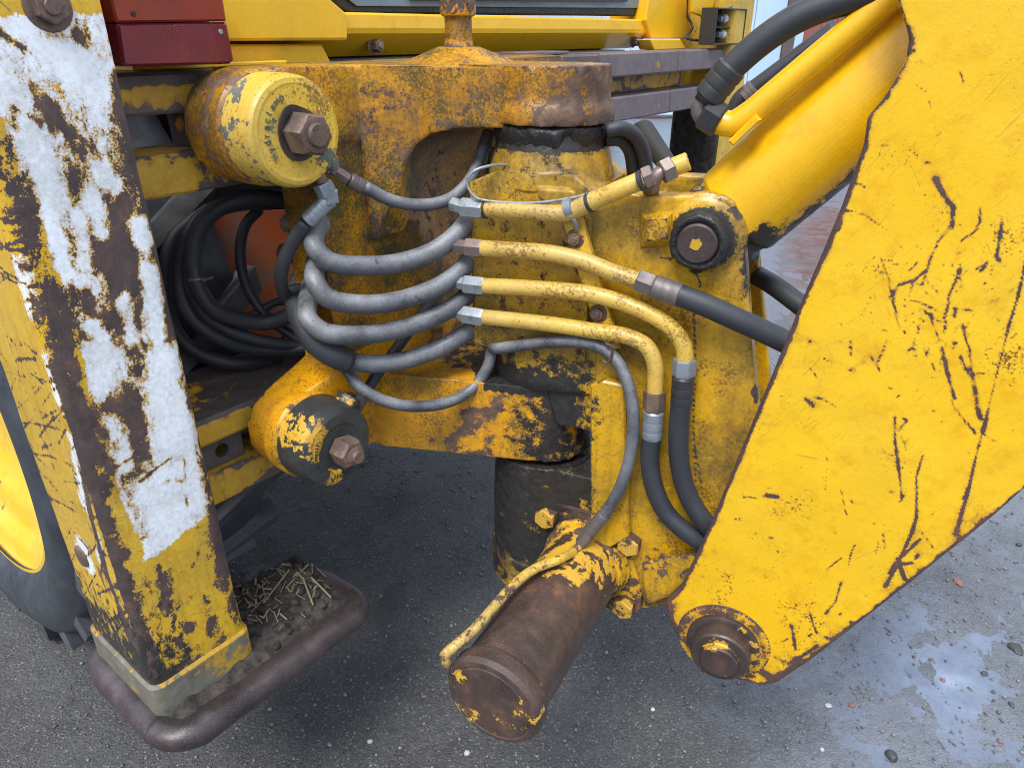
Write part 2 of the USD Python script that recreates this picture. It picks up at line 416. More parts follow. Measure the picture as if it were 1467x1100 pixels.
    # grease, and the shade painted on the right leg
    gm = g.rng(g.madd(mid, .5, g.madd(fin, .2, gri)), .55, .60)
    gsh = g.noise(70.0, 4.0, .6)
    col = g.mix(gm, col, g.mix(gsh, (.008, .008, .008), (.034, .030, .026)))
    r = g.mixf(ch, g.rng(d1, .35, .7, rough - .06, rough + .16), under_rough)
    r = g.mixf(gm, r, g.rng(gsh, .35, .65, .28, .62))
    h = g.math('subtract', g.math('multiply', fin, .12 * spray), g.math('multiply', ch, .55))
    h = g.madd(g.noise(95.0, 3.0, .5), .30 * spray, h)
    h = g.madd(g.math('multiply', ch, mid), 1.2, h)
    h = g.madd(g.math('multiply', gm, gsh), 2.5, h)
    nb = g.bump(h, bumpy)
    return g.done(name, base_color=col, roughness=r, normal=nb, specular_ior_level=.5)
def rusty(name, stops=RUST, rough=.62, metal=0.0, scale=30.0, yellow=.0, bumpy=.0008, tone=(.11, .075, .06), ychip=.57):
    g = G(); a, b, fin = g.noise(scale, 6.0, .68), g.noise(scale * .28, 5.0, .6), g.noise(380.0, 4.0, .7)
    x = g.madd(b, .45, g.math('multiply', a, .55))
    col = g.ramp(g.rng(x, .25, .75), stops)
    col = g.mix(g.rng(fin, .48, .75, 0.0, .45), col, tone)
    if yellow:
        y = g.rng(g.madd(g.noise(22.0, 5.0, .6, dist=.5), .8, g.madd(g.noise(110.0, 5.0, .7), .34, g.math('subtract', g.attr('keep'), .095))), ychip, ychip + .015)
        y = g.math('multiply', y, yellow)
        col = g.mix(y, col, g.mix(b, (.60, .33, .012), (.50, .30, .05)))
    h = g.madd(fin, .35, a)
    if yellow: h = g.madd(y, .35, h)
    gri = g.attr('grime_shade'); gm = g.rng(g.madd(a, .5, gri), .55, .62)
    col = g.mix(gm, col, (.010, .009, .009))
    return g.done(name, base_color=col, roughness=g.rng(a, .3, .7, rough - .12, rough + .14), metallic=metal, normal=g.bump(h, bumpy))
def rubber(name, dust=.5, base=(.016, .018, .022), dustc=(.135, .145, .165), rough=.55):
    g = G(); a, fin = g.noise(14.0, 5.0, .65), g.noise(500.0, 3.0, .7)
    sc = g.noise(60.0, 5.0, .7)
    d = g.rng(g.madd(fin, .35, g.math('multiply', a, .75)), .40, .68, .12, 1.0)
    nz = g.add('separate_xyz', 'z', vector=g.add('geometry', 'normal'))
    lie = g.rng(nz, -.5, .75, .25, 1.0)          # dust settles on what faces up
    col = g.mix(g.math('multiply', g.math('multiply', d, lie), dust), base, dustc)
    col = g.mix(g.rng(sc, .62, .66, 0.0, .7), col, base)
    return g.done(name, base_color=col, roughness=g.rng(a, .3, .7, rough - .1, rough + .2), normal=g.bump(g.madd(sc, .5, fin), .0003))
def metal(name, color, rough=.38, spots=.3, m=.85):
    g = G(); a, fin = g.noise(55.0, 5.0, .65), g.noise(420.0, 3.0, .6)
    col = g.mix(g.rng(a, .52, .70, 0.0, spots), color, (.09, .075, .06))
    col = g.mix(g.rng(fin, .5, .8, 0.0, .3), col, tuple(c * .5 for c in color))
    return g.done(name, base_color=col, metallic=m, roughness=g.rng(a, .3, .7, rough - .08, rough + .2), normal=g.bump(fin, .0002))
PRIMER = [(0.0, (.030, .034, .030)), (.5, (.085, .095, .085)), (.8, (.14, .15, .13)), (1.0, (.18, .17, .13))]
BROWN = [(0.0, (.030, .019, .016)), (.5, (.075, .045, .033)), (.75, (.15, .085, .045)), (1.0, (.24, .13, .06))]
M = {}
M['boom'] = paint('boom_paint', color=(.73, .42, .004), faded=(.76, .47, .014), under=[(0, (.035, .020, .018)), (.5, (.062, .034, .030)), (.8, (.11, .052, .034)), (1, (.22, .09, .035))], chip=.735, scale=10.0, edge=.30, grime_shade=.12, stain=.85, rough=.32, speck=-1.3, spray=1.8, bumpy=.0007, fine=.9, mottle=.55, dirtfine=.3, hair=.38, creep=.20)
M['ram_paint'] = paint('cylinder_paint', color=(.76, .42, .004), faded=(.74, .41, .008), chip=.80, edge=.10, grime_shade=.16, rough=.24, spray=.5, bumpy=.0004)
M['panel'] = paint('panel_paint', color=(.76, .43, .005), faded=(.74, .43, .02), chip=.74, edge=.22, grime_shade=.14, rough=.32, spray=.8)
M['post'] = paint('swing_post_paint', color=(.60, .335, .005), faded=(.50, .30, .03), chip=.715, edge=.18, grime_shade=.95, rough=.32, speck=-.6, streak=.55, dirtfine=.25, fine=.6, mottle=.6, moss=.35)
M['cast'] = paint('casting_paint', color=(.58, .275, .006), faded=(.48, .20, .008), under=BROWN, chip=.590, scale=17.0, edge=.22, stain=.95, moss=1.0, grime_shade=.95, rough=.36, speck=.2, streak=.6, bumpy=.0015, amp=1.4, dirtfine=.3)
M['cast_low'] = paint('lower_casting_paint', color=(.72, .34, .004), faded=(.68, .31, .007), under=BROWN, chip=.635, scale=9.0, edge=.16, stain=.7, moss=.7, grime_shade=.45, rough=.34, speck=-.5, amp=1.25, streak=.3, dirtfine=.3)
M['clamp'] = paint('clamp_cap_paint', color=(.68, .45, .045), faded=(.62, .44, .10), under=PRIMER, chip=.595, scale=20.0, edge=.24, stain=.1, moss=.15, grime_shade=.22, rough=.40, speck=-.5, fine=.15)
M['clamp_dark'] = paint('worn_clamp_cap_paint', color=(.64, .37, .018), faded=(.56, .34, .04), under=[(0, (.012, .014, .015)), (.6, (.030, .034, .034)), (1, (.055, .060, .056))], chip=.485, scale=18.0, edge=.10, stain=.0, grime_shade=.25, rough=.45, under_rough=.42, speck=.3, fine=.15)
M['leg'] = paint('stabiliser_paint', color=(.64, .38, .012), faded=(.58, .38, .05), chip=.735, scale=14.0, edge=.22, stain=.6, grime_shade=.45, rough=.42, speck=.0, streak=.40, bumpy=.0012, white=True, amp=1.7, vst=.5, fine=.9, ragged=.34, hair=.7)
M['collar'] = paint('collar_paint', color=(.50, .30, .02), faded=(.40, .27, .05), under=[(0, (.05, .046, .034)), (.5, (.13, .125, .095)), (1, (.22, .20, .15))], chip=.50, scale=16.0, edge=.2, stain=.5, grime_shade=.4, rough=.55, moss=.3)
M['rail'] = paint('rail_paint', color=(.62, .35, .012), faded=(.58, .36, .05), under=[(0, (.045, .034, .034)), (.5, (.085, .068, .066)), (1, (.15, .11, .09))], chip=.52, scale=8.0, edge=.25, stain=.6, grime_shade=.35, moss=.2, rough=.5, under_rough=.55)
M['rail_bare'] = paint('bare_rail_paint', color=(.40, .22, .03), faded=(.30, .18, .05), under=[(0, (.075, .060, .062)), (.5, (.115, .092, .095)), (1, (.19, .14, .12))], chip=.40, scale=8.0, edge=.1, stain=.4, grime_shade=.2, rough=.5, under_rough=.5)
M['ram_rust'] = rusty('rusty_cylinder', [(0, (.014, .010, .009)), (.38, (.036, .023, .019)), (.58, (.066, .039, .030)), (.76, (.15, .066, .032)), (1, (.30, .12, .035))], rough=.48, scale=26.0, yellow=1.0, ychip=.62, tone=(.11, .078, .065), bumpy=.0026)
M['flange'] = paint('flange_paint', color=(.72, .39, .005), under=BROWN, chip=.50, scale=16.0, edge=.14, stain=.6, grime_shade=.5, rough=.36, ragged=.2)
M['nut'] = rusty('rusty_nut', [(0, (.030, .020, .016)), (.4, (.095, .060, .046)), (.65, (.17, .105, .075)), (.85, (.28, .17, .10)), (1, (.36, .24, .12))], rough=.52, metal=.2, scale=38.0, tone=(.22, .20, .17))
M['pin'] = rusty('rusty_pin', [(0, (.022, .016, .016)), (.55, (.052, .036, .033)), (1, (.13, .07, .045))], rough=.45, metal=.2, scale=40.0, yellow=.9, ychip=.60)
M['bolt_paint'] = rusty('half_painted_bolt', BROWN, rough=.6, scale=60.0, yellow=.85, ychip=.60)
M['foot'] = rusty('worn_foot_steel', [(0, (.018, .014, .014)), (.35, (.040, .030, .030)), (.6, (.068, .051, .050)), (.8, (.12, .09, .085)), (1, (.20, .12, .08))], rough=.38, metal=.40, scale=16.0, tone=(.15, .135, .14), bumpy=.0012)
M['hose'] = rubber('dusty_hose_rubber', dust=1.0, base=(.022, .025, .029), dustc=(.25, .255, .27), rough=.36)
M['hose_dark'] = rubber('dark_hose_rubber', dust=.28, dustc=(.09, .10, .115), rough=.5)
M['tyre'] = rubber('tyre_rubber', dust=.9, dustc=(.080, .095, .115), rough=.45)
M['zinc'] = metal('zinc_fitting', (.26, .29, .32), rough=.42, spots=.7, m=.5)
M['steel'] = metal('dull_steel_fitting', (.22, .17, .15), rough=.48, spots=.6, m=.6)
M['ferrule'] = metal('aged_ferrule', (.16, .135, .13), rough=.5, spots=.4, m=.5)
M['pipe'] = paint('pipe_paint', color=(.60, .39, .055), faded=(.56, .40, .13), under=BROWN, chip=.70, scale=16.0, edge=0.0, stain=.4, grime_shade=.45, rough=.40, speck=-.25, dirtfine=.3)
M['grease'] = (lambda g: g.done('black_grease', base_color=g.mix(g.noise(80.0, 4.0), (.005, .005, .006), (.020, .018, .017)), roughness=g.rng(g.noise(60.0, 4.0), .35, .65, .22, .6), normal=g.bump(g.noise(140.0, 4.0, .6), .0025)))(G())
M['black_box'] = (lambda g: g.done('black_plastic', base_color=g.mix(g.noise(120.0, 4.0), (.012, .013, .014), (.035, .036, .038)), roughness=.5))(G())
M['sealing'] = (lambda g: g.done('window_rubber', base_color=(.010, .011, .013), roughness=g.rng(g.noise(120.0, 3.0), .3, .7, .35, .6), normal=g.bump(g.noise(160.0, 3.0), .002)))(G())
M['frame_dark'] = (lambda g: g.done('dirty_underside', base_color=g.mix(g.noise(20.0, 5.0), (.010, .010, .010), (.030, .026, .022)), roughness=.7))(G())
M['orange'] = (lambda g: g.done('orange_plate', base_color=g.mix(g.rng(g.noise(9.0, 5.0, .65), .42, .60), (.85, .15, .010), (.42, .24, .17)), roughness=.5))(G())
M['rim'] = paint('wheel_rim_paint', color=(.76, .47, .015), faded=(.72, .50, .10), chip=.70, edge=.25, stain=.6, grime_shade=.10, rough=.40, under=BROWN)
def lamp_plastic(name, c, amt=.18):
    g = G(); m = g.add('mapping', 'vector', vector=g.pos(), scale=(1, 1, 1))
    a = g.noise(16.0, 4.0, .6)
    rings = g.add('attribute', 'fac', attribute='rings')
    h = g.math('sine', g.math('multiply', rings, 2200.0))
    return g.done(name, base_color=g.mix(g.rng(a, .3, .7), c, tuple(k * .6 for k in c)), roughness=g.rng(a, .3, .7, .12, .32), coat_weight=.5, coat_roughness=.12, subsurface_weight=0.0, normal=g.bump(h, .00025, .35), transmission_weight=amt)
M['lens_red'] = lamp_plastic('red_lens', (.13, .004, .016))
M['lens_orange'] = lamp_plastic('orange_lens', (.26, .022, .010))
M['lamp_glass'] = (lambda g: g.done('bulb_glass', base_color=(.9, .93, .95), roughness=.05, transmission_weight=.6, ior=1.45))(G())
M['window'] = (lambda g: g.done('window_glass', base_color=g.mix(g.rng(g.noise(7.0, 4.0, vec=g.stretch(1, 1, 6)), .35, .65), (.10, .14, .17), (.17, .21, .25)), roughness=.12, specular_ior_level=.8))(G())
M['strap'] = paint('strap_paint', color=(.66, .39, .012), under=BROWN, chip=.69, edge=.12, grime_shade=.4, speck=.5)
M['primer'] = rusty('worn_primer', PRIMER, rough=.5, scale=60.0, tone=(.16, .15, .12))
M['lug'] = rubber('dusty_tread_rubber', dust=1.0, dustc=(.15, .15, .16), rough=.6)
# ------------------------------------------------------------------ the ground, puddles, gravel, the shed behind
GZ = -ZOFF
def ground_h(x, y):
    p = np.stack([x, y, np.zeros_like(x)], -1)
    h = (meshkit.fbm(p * 1.3, 4, 3) - .5) * .020 + (meshkit.fbm(p * 9, 4, 9) - .5) * .010 + (meshkit.fbm(p * 42, 3, 21) - .5) * .0035
    return h
def wetness(x, y):
    """how low and wet the yard lies: high to the right of the boom"""
    p = np.stack([x, y, np.zeros_like(x)], -1)
    w = .5 + .55 * np.tanh((x - .55 - .10 * (y - 1.2)) / .30) + (meshkit.fbm(p * 2.6, 4, 5) - .5) * .9
    far = np.clip((y - 2.2) / 1.2, 0, 1) * np.clip((x - .35) / .5, 0, 1)
    return np.clip(w + far * .25, 0, 1.3) * np.clip((x + .1) / .5, 0, 1)
xs = np.concatenate([-np.geomspace(250, 2.05, 26), np.arange(-2.0, -.9, .05), np.arange(-.9, 2.2, .011), np.arange(2.2, 4, .06), np.geomspace(4.1, 250, 26)])
ys = np.concatenate([-np.geomspace(120, .35, 20), np.arange(-.3, .55, .06), np.arange(.55, 3.4, .011), np.arange(3.4, 8, .06), np.geomspace(8.1, 320, 24)])
gx, gy = np.meshgrid(xs, ys, indexing='ij')
fade = np.exp(-np.maximum(0, np.hypot(gx, gy) - 9) / 6)
wt = wetness(gx, gy)
gh = GZ + ground_h(gx, gy) * fade - .0075 * np.clip(wt - .25, 0, 1)
gv = np.stack([gx, gy, gh], -1).reshape(-1, 3)
ii, jj = np.meshgrid(np.arange(len(xs) - 1), np.arange(len(ys) - 1), indexing='ij'); a = (ii * len(ys) + jj).ravel()
gf = np.stack([a, a + len(ys), a + len(ys) + 1, a + 1], 1)
g = G()
wet = g.attr('wet'); c1 = g.noise(5.0, 6.0, .65); c2 = g.noise(170.0, 4.0, .75); c3 = g.noise(40.0, 5.0, .7)
st = g.vor(210.0, out='color'); sd = g.vor(210.0, out='distance'); sv = g.add('separate_color', 'r', color=st); sg = g.add('separate_color', 'g', color=st)
col = g.mix(g.rng(c1, .35, .68), (.026, .026, .027), (.060, .060, .060))
col = g.mix(g.rng(c2, .44, .72, 0.0, .75), col, (.115, .114, .112))
col = g.mix(g.math('multiply', g.rng(sv, .72, .95, 0.0, .85), g.rng(sd, .55, .25)), col, g.mix(sg, (.09, .085, .08), (.26, .25, .24)))
col = g.mix(g.math('multiply', g.rng(sv, .975, .98), g.rng(sd, .5, .3)), col, g.mix(sg, (.30, .29, .28), (.22, .09, .07)))
col = g.mix(g.rng(c3, .54, .70, 0.0, .65), col, (.018, .018, .019))
oil = g.noise(2.1, 5.0, .62, dist=.8)
col = g.mix(g.rng(oil, .56, .66, 0.0, .55), col, (.014, .014, .015))
mud = g.rng(g.madd(c1, .5, g.math('multiply', wet, .5)), .50, .75, 0.0, .6)
col = g.mix(mud, col, g.mix(c3, (.12, .135, .165), (.25, .28, .335)))
col = g.mix(g.rng(wet, .5, 1.1, 0.0, .25), col, (.11, .12, .135))
ro = g.mixf(g.rng(g.madd(c3, .55, wet), .45, 1.0), g.rng(c1, .3, .7, .48, .70), .16)
hh = g.madd(c2, .55, g.madd(sd, -.35, g.math('multiply', c3, .8)))
M['asphalt'] = g.done('wet_asphalt', base_color=col, roughness=ro, normal=g.bump(hh, .006, .9))
g = G()
silt = g.mix(g.rng(g.noise(9.0, 5.0, .65), .35, .7), (.19, .235, .33), (.31, .37, .48))
film = g.add('transparent_bsdf', 'BSDF', color=(.9, .9, .9))
wtr = g.add('principled_bsdf', 'BSDF', base_color=silt, roughness=.05, ior=1.33, specular_ior_level=.7, normal=g.bump(g.noise(28.0, 3.0, .5), .0006, .6))
g.s = g.add('mix_closure', 'closure', fac=g.math('multiply', g.attr('deep'), g.rng(g.noise(14.0, 6.0, .7), .25, .70, .35, .95)), closure1=film, closure2=wtr)
M['water'] = usdkit.material(stage, '/World/Looks/muddy_puddle_water', g.n, g.l, surface=g.s)
g = G()
rp = g.noise(1.0, 4.0, .6, vec=g.stretch(9.0, 13.0, 1.0), dist=.8)
b = g.mix(g.rng(g.noise(7.0, 5.0, .65), .35, .7), (.085, .055, .047), (.17, .125, .11))
film = g.add('transparent_bsdf', 'BSDF', color=(.9, .9, .9))
wtr = g.add('principled_bsdf', 'BSDF', base_color=g.mix(g.rng(rp, .45, .66, 0.0, .35), b, (.26, .25, .26)), roughness=.10, ior=1.33, normal=g.bump(rp, .002, .5))  # pale ripple streaks: reflection highlights painted into the muddy colour
g.s = g.add('mix_closure', 'closure', fac=g.math('multiply', g.attr('deep'), .92), closure1=film, closure2=wtr)
M['water_brown'] = usdkit.material(stage, '/World/Looks/brown_puddle_water', g.n, g.l, surface=g.s)
emit('/World', 'ground', (gv, gf), M['asphalt'], smooth=True, edge=False, fields={'wet': lambda p: wetness(p[:, 0], p[:, 1])}, kind='structure')
# standing water: level sheets, the grit stands out of them
pd = [
    ('puddle', [(1215, 935), (1300, 850), (1400, 800), (1520, 730), (1560, 1000), (1500, 1130), (1250, 1130), (1180, 1040)], 'shallow bluish puddle with grit standing out of it, in front of the boom plate'),
    ('puddle', [(1120, 330), (1240, 255), (1330, 250), (1400, 420), (1250, 540), (1130, 520), (1105, 420)], 'brown rippled puddle seen in the gap behind the swing post and the thick yellow cylinder')]
for nm, poly, lab in pd:
    q = Polygon(round_poly(np.array([onZ(x, y, GZ)[:2] for x, y in poly]), .15)).buffer(.03)
    x0, y0, x1, y1 = q.bounds; st_ = .02 if 'bluish' in lab else .06
    ax_, ay_ = np.meshgrid(np.arange(x0 - st_, x1 + st_, st_), np.arange(y0 - st_, y1 + st_, st_), indexing='ij')
    inside = shapely.contains_xy(q, ax_, ay_); sd_ = shapely.distance(shapely.points(np.stack([ax_, ay_], -1)), q.boundary)
    ni, nj = ax_.shape; i2, j2 = np.meshgrid(np.arange(ni - 1), np.arange(nj - 1), indexing='ij'); a = (i2 * nj + j2).ravel()
    qd = np.stack([a, a + nj, a + nj + 1, a + 1], 1); qd = qd[inside.ravel()[qd].all(1)]
    pv = np.stack([ax_, ay_, np.full_like(ax_, GZ - .0042)], -1).reshape(-1, 3)
    used, inv = np.unique(qd, return_inverse=True); pv, qd = pv[used], inv.reshape(qd.shape)
    def deep(p, q=q):
        dd_ = shapely.distance(shapely.points(p[:, :2]), q.boundary)
        return np.clip(dd_ / .22, 0, 1) * np.clip(.25 + 1.5 * (meshkit.fbm(np.c_[p[:, :2] * 5, 0 * p[:, 0]], 4, 12) - .25), 0, 1)
    emit('/World', nm, (pv, qd), M['water' if 'bluish' in lab else 'water_brown'], smooth=False, edge=False, fields={'deep': deep}, label=lab, category='puddle', kind='structure')

def pebble(seed, r, flat=.65, sub=2):
    m = trimesh.creation.icosphere(sub, 1.0); q = np.random.default_rng(seed); v = np.array(m.vertices)
    v = v * (1 + (meshkit.fbm(v * 1.6 + seed * 7.1, 3, seed) - .5)[:, None] * .9)
    v *= q.uniform(.7, 1.25, 3) * vec(1, 1, flat)
    return trimesh.Trimesh(v * r, m.faces, process=False)
def stone_mat(name, a, b):
    g = G(); rn = g.add('object_info', 'random'); c = g.mix(g.madd(rn, .7, g.math('multiply', g.noise(160.0, 4.0), .4)), a, b)
    return g.done(name, base_color=c, roughness=.55, normal=g.bump(g.noise(300.0, 3.0), .0006))
M['grit'] = stone_mat('grit_stone', (.030, .030, .032), (.20, .195, .19))
M['stone_white'] = stone_mat('white_stone', (.32, .32, .30), (.42, .41, .39))
M['stone_red'] = stone_mat('brick_red_stone', (.17, .075, .06), (.22, .11, .085))
M['stone_dark'] = stone_mat('dark_wet_stone', (.028, .033, .032), (.05, .056, .052))
pi = UsdGeom.PointInstancer.Define(stage, '/World/gravel')
say(pi.GetPrim(), 'loose fine grit and small stones scattered over the wet asphalt', 'gravel', kind='stuff')
protos = []
for i in range(5):
    p = emit('/World/gravel', 'grit_stone', pebble(i, 1.0, .7, 1), M['grit'], smooth=True, edge=False); protos.append(p)
pi.CreatePrototypesRel().SetTargets([Sdf.Path(p) for p in protos])
k = 26000
gxp = rng.uniform(-1.1, 2.3, k); gyp = .62 + 2.9 * rng.random(k) ** 1.5
sz = .0011 + .0036 * rng.random(k) ** 3.5
wz = wetness(gxp, gyp)
keep = rng.random(k) < .55 + .45 * np.clip(wz, 0, 1)
gxp, gyp, sz, wz = gxp[keep], gyp[keep], sz[keep], wz[keep]; k = len(sz)
zz = GZ + ground_h(gxp, gyp) - .0075 * np.clip(wz - .25, 0, 1) + sz * .25 + ZOFF
pi.CreatePositionsAttr(Vt.Vec3fArray.FromNumpy(np.stack([gxp, gyp, zz], 1).astype(np.float32)))
pi.CreateProtoIndicesAttr(Vt.IntArray.FromNumpy(rng.integers(0, 5, k).astype(np.int32)))
pi.CreateScalesAttr(Vt.Vec3fArray.FromNumpy(np.repeat(sz[:, None], 3, 1).astype(np.float32)))
an = rng.uniform(0, 2 * np.pi, k)
pi.CreateOrientationsAttr(Vt.QuathArray([Gf.Quath(float(math.cos(t / 2)), 0, 0, float(math.sin(t / 2))) for t in an]))
# single stones big enough to pick out
for x, y, r, mt, fl, lab in [
    (669, 1078, .0085, 'stone_white', .5, 'white pebble on the asphalt just left of the rusty cylinder cap'),
    (1277, 1081, .013, 'stone_dark', .45, 'dark oval stone lying wet at the bottom edge, right of the middle'),
    (1372, 834, .013, 'stone_red', .4, 'flat reddish brick chip below the lower edge of the boom plate'),
    (1455, 928, .020, 'stone_dark', .4, 'long dark flat stone in the puddle at the right edge'),
    (1187, 1009, .007, 'stone_white', .4, 'small white chip on the wet asphalt below the boom tip'),
    (1221, 1008, .007, 'stone_red', .5, 'small red chip beside the white chip below the boom tip'),
    (1351, 972, .0065, 'stone_red', .5, 'small red stone in the middle of the bluish puddle'),
    (1433, 1060, .008, 'stone_red', .5, 'pinkish stone near the right bottom corner'),
    (1411, 963, .0075, 'stone_dark', .5, 'small dark stone in the puddle, left of the long dark stone'),
    (1449, 1008, .007, 'stone_dark', .6, 'small dark stone in the puddle, under the long dark stone'),
    (1460, 780, .009, 'stone_dark', .6, 'dark stone on the wet ground right of the boom edge'),
    (935, 1016, .006, 'stone_white', .6, 'pale pebble on the dry asphalt between cylinder cap and boom pin'),
    (530, 1061, .006, 'stone_white', .6, 'pale pebble on the asphalt left of the cylinder cap'),
    (1178, 1072, .006, 'stone_white', .6, 'small pale pebble near the bottom edge, left of the dark oval stone')]:
    p = onZ(x, y, GZ); m = pebble(int(x), r, fl)
    hz = GZ + float(ground_h(np.array([p[0]]), np.array([p[1]]))[0]) - .0075 * max(0, float(wetness(np.array([p[0]]), np.array([p[1]]))[0]) - .25)
    m.apply_translation(vec(p[0], p[1], hz + r * fl * .45))
    emit('/World', 'stone', m, M[mt], smooth=True, edge=False, label=lab, category='stone', group='single stones lying on the wet asphalt')

# shed across the yard: pale blue sheet door and red boards
YW = 13.4
g = G(); M['blue_sheet'] = g.done('pale_blue_sheet', base_color=g.mix(g.rng(g.noise(1.3, 5.0, .6), .35, .7), (.36, .50, .64), (.46, .60, .72)), roughness=.5)
g = G(); M['red_board'] = g.done('red_board', base_color=g.mix(g.noise(2.0, 5.0, .65, vec=g.stretch(9, 9, 1)), (.20, .050, .048), (.32, .10, .09)), roughness=.75)
g = G(); M['brown_post'] = g.done('brown_post', base_color=g.mix(g.noise(6.0, 4.0), (.06, .045, .042), (.13, .10, .09)), roughness=.7)
shed = holder('/World', 'shed', label='shed with pale blue sheet door and red board wall beyond the yard', category='shed')
def wall_x(px_, y=60): r = ray(px_, y); return r[0] / r[1] * YW
X0, X1, X2, X3 = wall_x(600), wall_x(1121), wall_x(1136), wall_x(1149)
k = 12
for i in range(k):
    a, b = X0 + (X1 - X0) * i / k, X0 + (X1 - X0) * (i + 1) / k
    emit(shed, 'door_sheet', box(vec((a + b) / 2, YW + .02, GZ + 1.75), (vec(1, 0, 0), Z, vec(0, 1, 0)), ((b - a) / 2 - .006, 1.70, .02 + .006 * (i % 2)), .006), M['blue_sheet'], edge=False)
emit(shed, 'post', box(vec((X1 + X2) / 2, YW, GZ + 1.75), (vec(1, 0, 0), Z, vec(0, 1, 0)), ((X2 - X1) / 2, 1.75, .06), .01), M['brown_post'], edge=False)
emit(shed, 'trim_board', box(vec((X2 + X3) / 2, YW, GZ + 1.75), (vec(1, 0, 0), Z, vec(0, 1, 0)), ((X3 - X2) / 2 - .003, 1.75, .04), .01), M['blue_sheet'], edge=False)
w = .135
for i in range(34):
    c = X3 + .01 + w * (i + .5)
    emit(shed, 'wall_board', box(vec(c, YW + .03 + .012 * (i % 2), GZ + 1.75), (vec(1, 0, 0), Z, vec(0, 1, 0)), (w / 2 - .004 + .008 * (i % 2), 1.72, .02), .005), M['red_board'], edge=False)
emit(shed, 'sill', box(vec((X0 + X3 + w * 34) / 2, YW + .03, GZ + .03), (vec(1, 0, 0), Z, vec(0, 1, 0)), ((X3 + w * 34 - X0) / 2, .028, .07), .01), M['brown_post'], edge=False)
emit(shed, 'roof', box(vec((X0 + X3 + w * 34) / 2, YW + 1.2, GZ + 3.65), (vec(1, 0, 0), unit(vec(0, .25, 1)), unit(vec(0, 1, -.25))), ((X3 + w * 34 - X0) / 2 + .3, .06, 1.7), .01), M['brown_post'], edge=False)
# ------------------------------------------------------------------ the backhoe loader
BH = holder('/World', 'backhoe_loader', label='worn yellow backhoe loader seen close from behind: stabiliser, swing post, hoses and boom', category='backhoe loader')
# ---- rear frame with its sliding rails
FR = holder(BH, 'rear_frame')
UR = (.44, 2.46)
L5 = .010
def rail_noise(m, seed):
    return m
emit(FR, 'top_rail', bar((.424, 1.60), (1.0, 1.10), (.900, .952), .004, L5), M['rail'], fields={'wear': lambda p: -.085 + .10 * (p[:, 2] > .935) + .12 * np.clip((p @ U - .53) / .06, 0, 1)})
emit(FR, 'top_rail', bar((1.602, 2.02), (1.0, 1.10), (.897, .953), .004, L5), M['rail_bare'], label='bare brown stretch of the top rail')
emit(FR, 'top_rail', bar((2.023, UR[1]), (1.001, 1.10), (.897, .953), .004, L5), M['rail_bare'])
emit(FR, 'rail', bar((.424, 1.60), (1.0, 1.10), (.793, .849), .004, L5), M['rail'], fields={'wear': lambda p: -.07 + .12 * np.clip((p @ U - .52) / .05, 0, 1)})
emit(FR, 'rail', bar((1.602, 1.99), (1.0, 1.10), (.790, .850), .004, L5), M['rail_bare'])
emit(FR, 'rail', bar((1.993, UR[1]), (1.001, 1.10), (.790, .850), .004, L5), M['rail_bare'])
emit(FR, 'cover_strip', bar((1.30, 1.50), (1.02, 1.10), (.9535, .960), .002), M['rail_bare'])
emit(FR, 'slot_post', bar((.555, .585), (1.035, 1.09), (.850, .899), .003, L5), M['rail'])
emit(FR, 'web_plate', bar((1.45, 2.18), (1.065, 1.080), (.851, .896), .002, L5), M['rail'])
emit(FR, 'lower_beam', bar((.424, 2.46), (1.0, 1.20), (.394, .442), .008, .012), M['rail'], fields={'wear': lambda p: np.where(p[:, 2] > .438, .10, -.13), 'grime_shade': lambda p: np.where(p[:, 2] > .436, .12, -.2)})
emit(FR, 'lower_rail', bar((.424, 2.46), (1.0, 1.09), (.283, .340), .004, .012), M['rail'], fields={'wear': lambda p: np.full(len(p), -.07)})
hp = plate(round_poly([(-.038, -.027), (.038, -.027), (.038, .027), (-.038, .027)], .003), W(.500, 1.02, .367), U, Z, V, .015, .002)
hole = Manifold.cylinder(.06, .0125, .0125, 28)
x_, y_, a_ = frame_of(V)
rot = np.c_[x_, y_, a_, W(.498, 1.005, .367)]
emit(FR, 'slot_plate', (MF(hp) - hole.transform(rot.astype(float))), M['rail'], fields={'wear': lambda p: np.full(len(p), -.06)})
# dark bulk of the machine behind
CH = holder(BH, 'chassis')
emit(CH, 'cab', bar((.56, 1.75), (1.20, 2.9), (1.26, 2.6), .05), M['panel'], edge=False)
emit(CH, 'side_plate', bar((.425, .435), (1.13, 1.60), (.45, .944), .004), M['frame_dark'], edge=False)  # unseen wall, added to keep light out of the hose opening
emit(CH, 'cover_plate', bar((.80, 1.9), (1.105, 1.60), (.945, .955), .003), M['frame_dark'], edge=False)  # unseen roof, added to darken the opening with the coiled hoses
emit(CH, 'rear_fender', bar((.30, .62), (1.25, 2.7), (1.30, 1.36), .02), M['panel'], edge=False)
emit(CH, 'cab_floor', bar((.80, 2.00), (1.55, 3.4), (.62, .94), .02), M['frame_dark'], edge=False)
emit(CH, 'belly_plate', bar((.66, 1.95), (1.22, 3.3), (.30, .34), .01), M['frame_dark'], edge=False)  # unseen sheet, added to darken the ground under the machine
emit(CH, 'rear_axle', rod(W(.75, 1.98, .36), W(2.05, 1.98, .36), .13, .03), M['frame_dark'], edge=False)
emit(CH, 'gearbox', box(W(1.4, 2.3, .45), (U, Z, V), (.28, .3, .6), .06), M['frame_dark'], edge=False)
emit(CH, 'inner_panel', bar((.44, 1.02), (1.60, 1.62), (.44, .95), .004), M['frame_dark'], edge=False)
emit(CH, 'fuel_tank', box(W(1.6, 1.75, .75), (U, Z, V), (.2, .15, .16), .04), M['frame_dark'], edge=False)
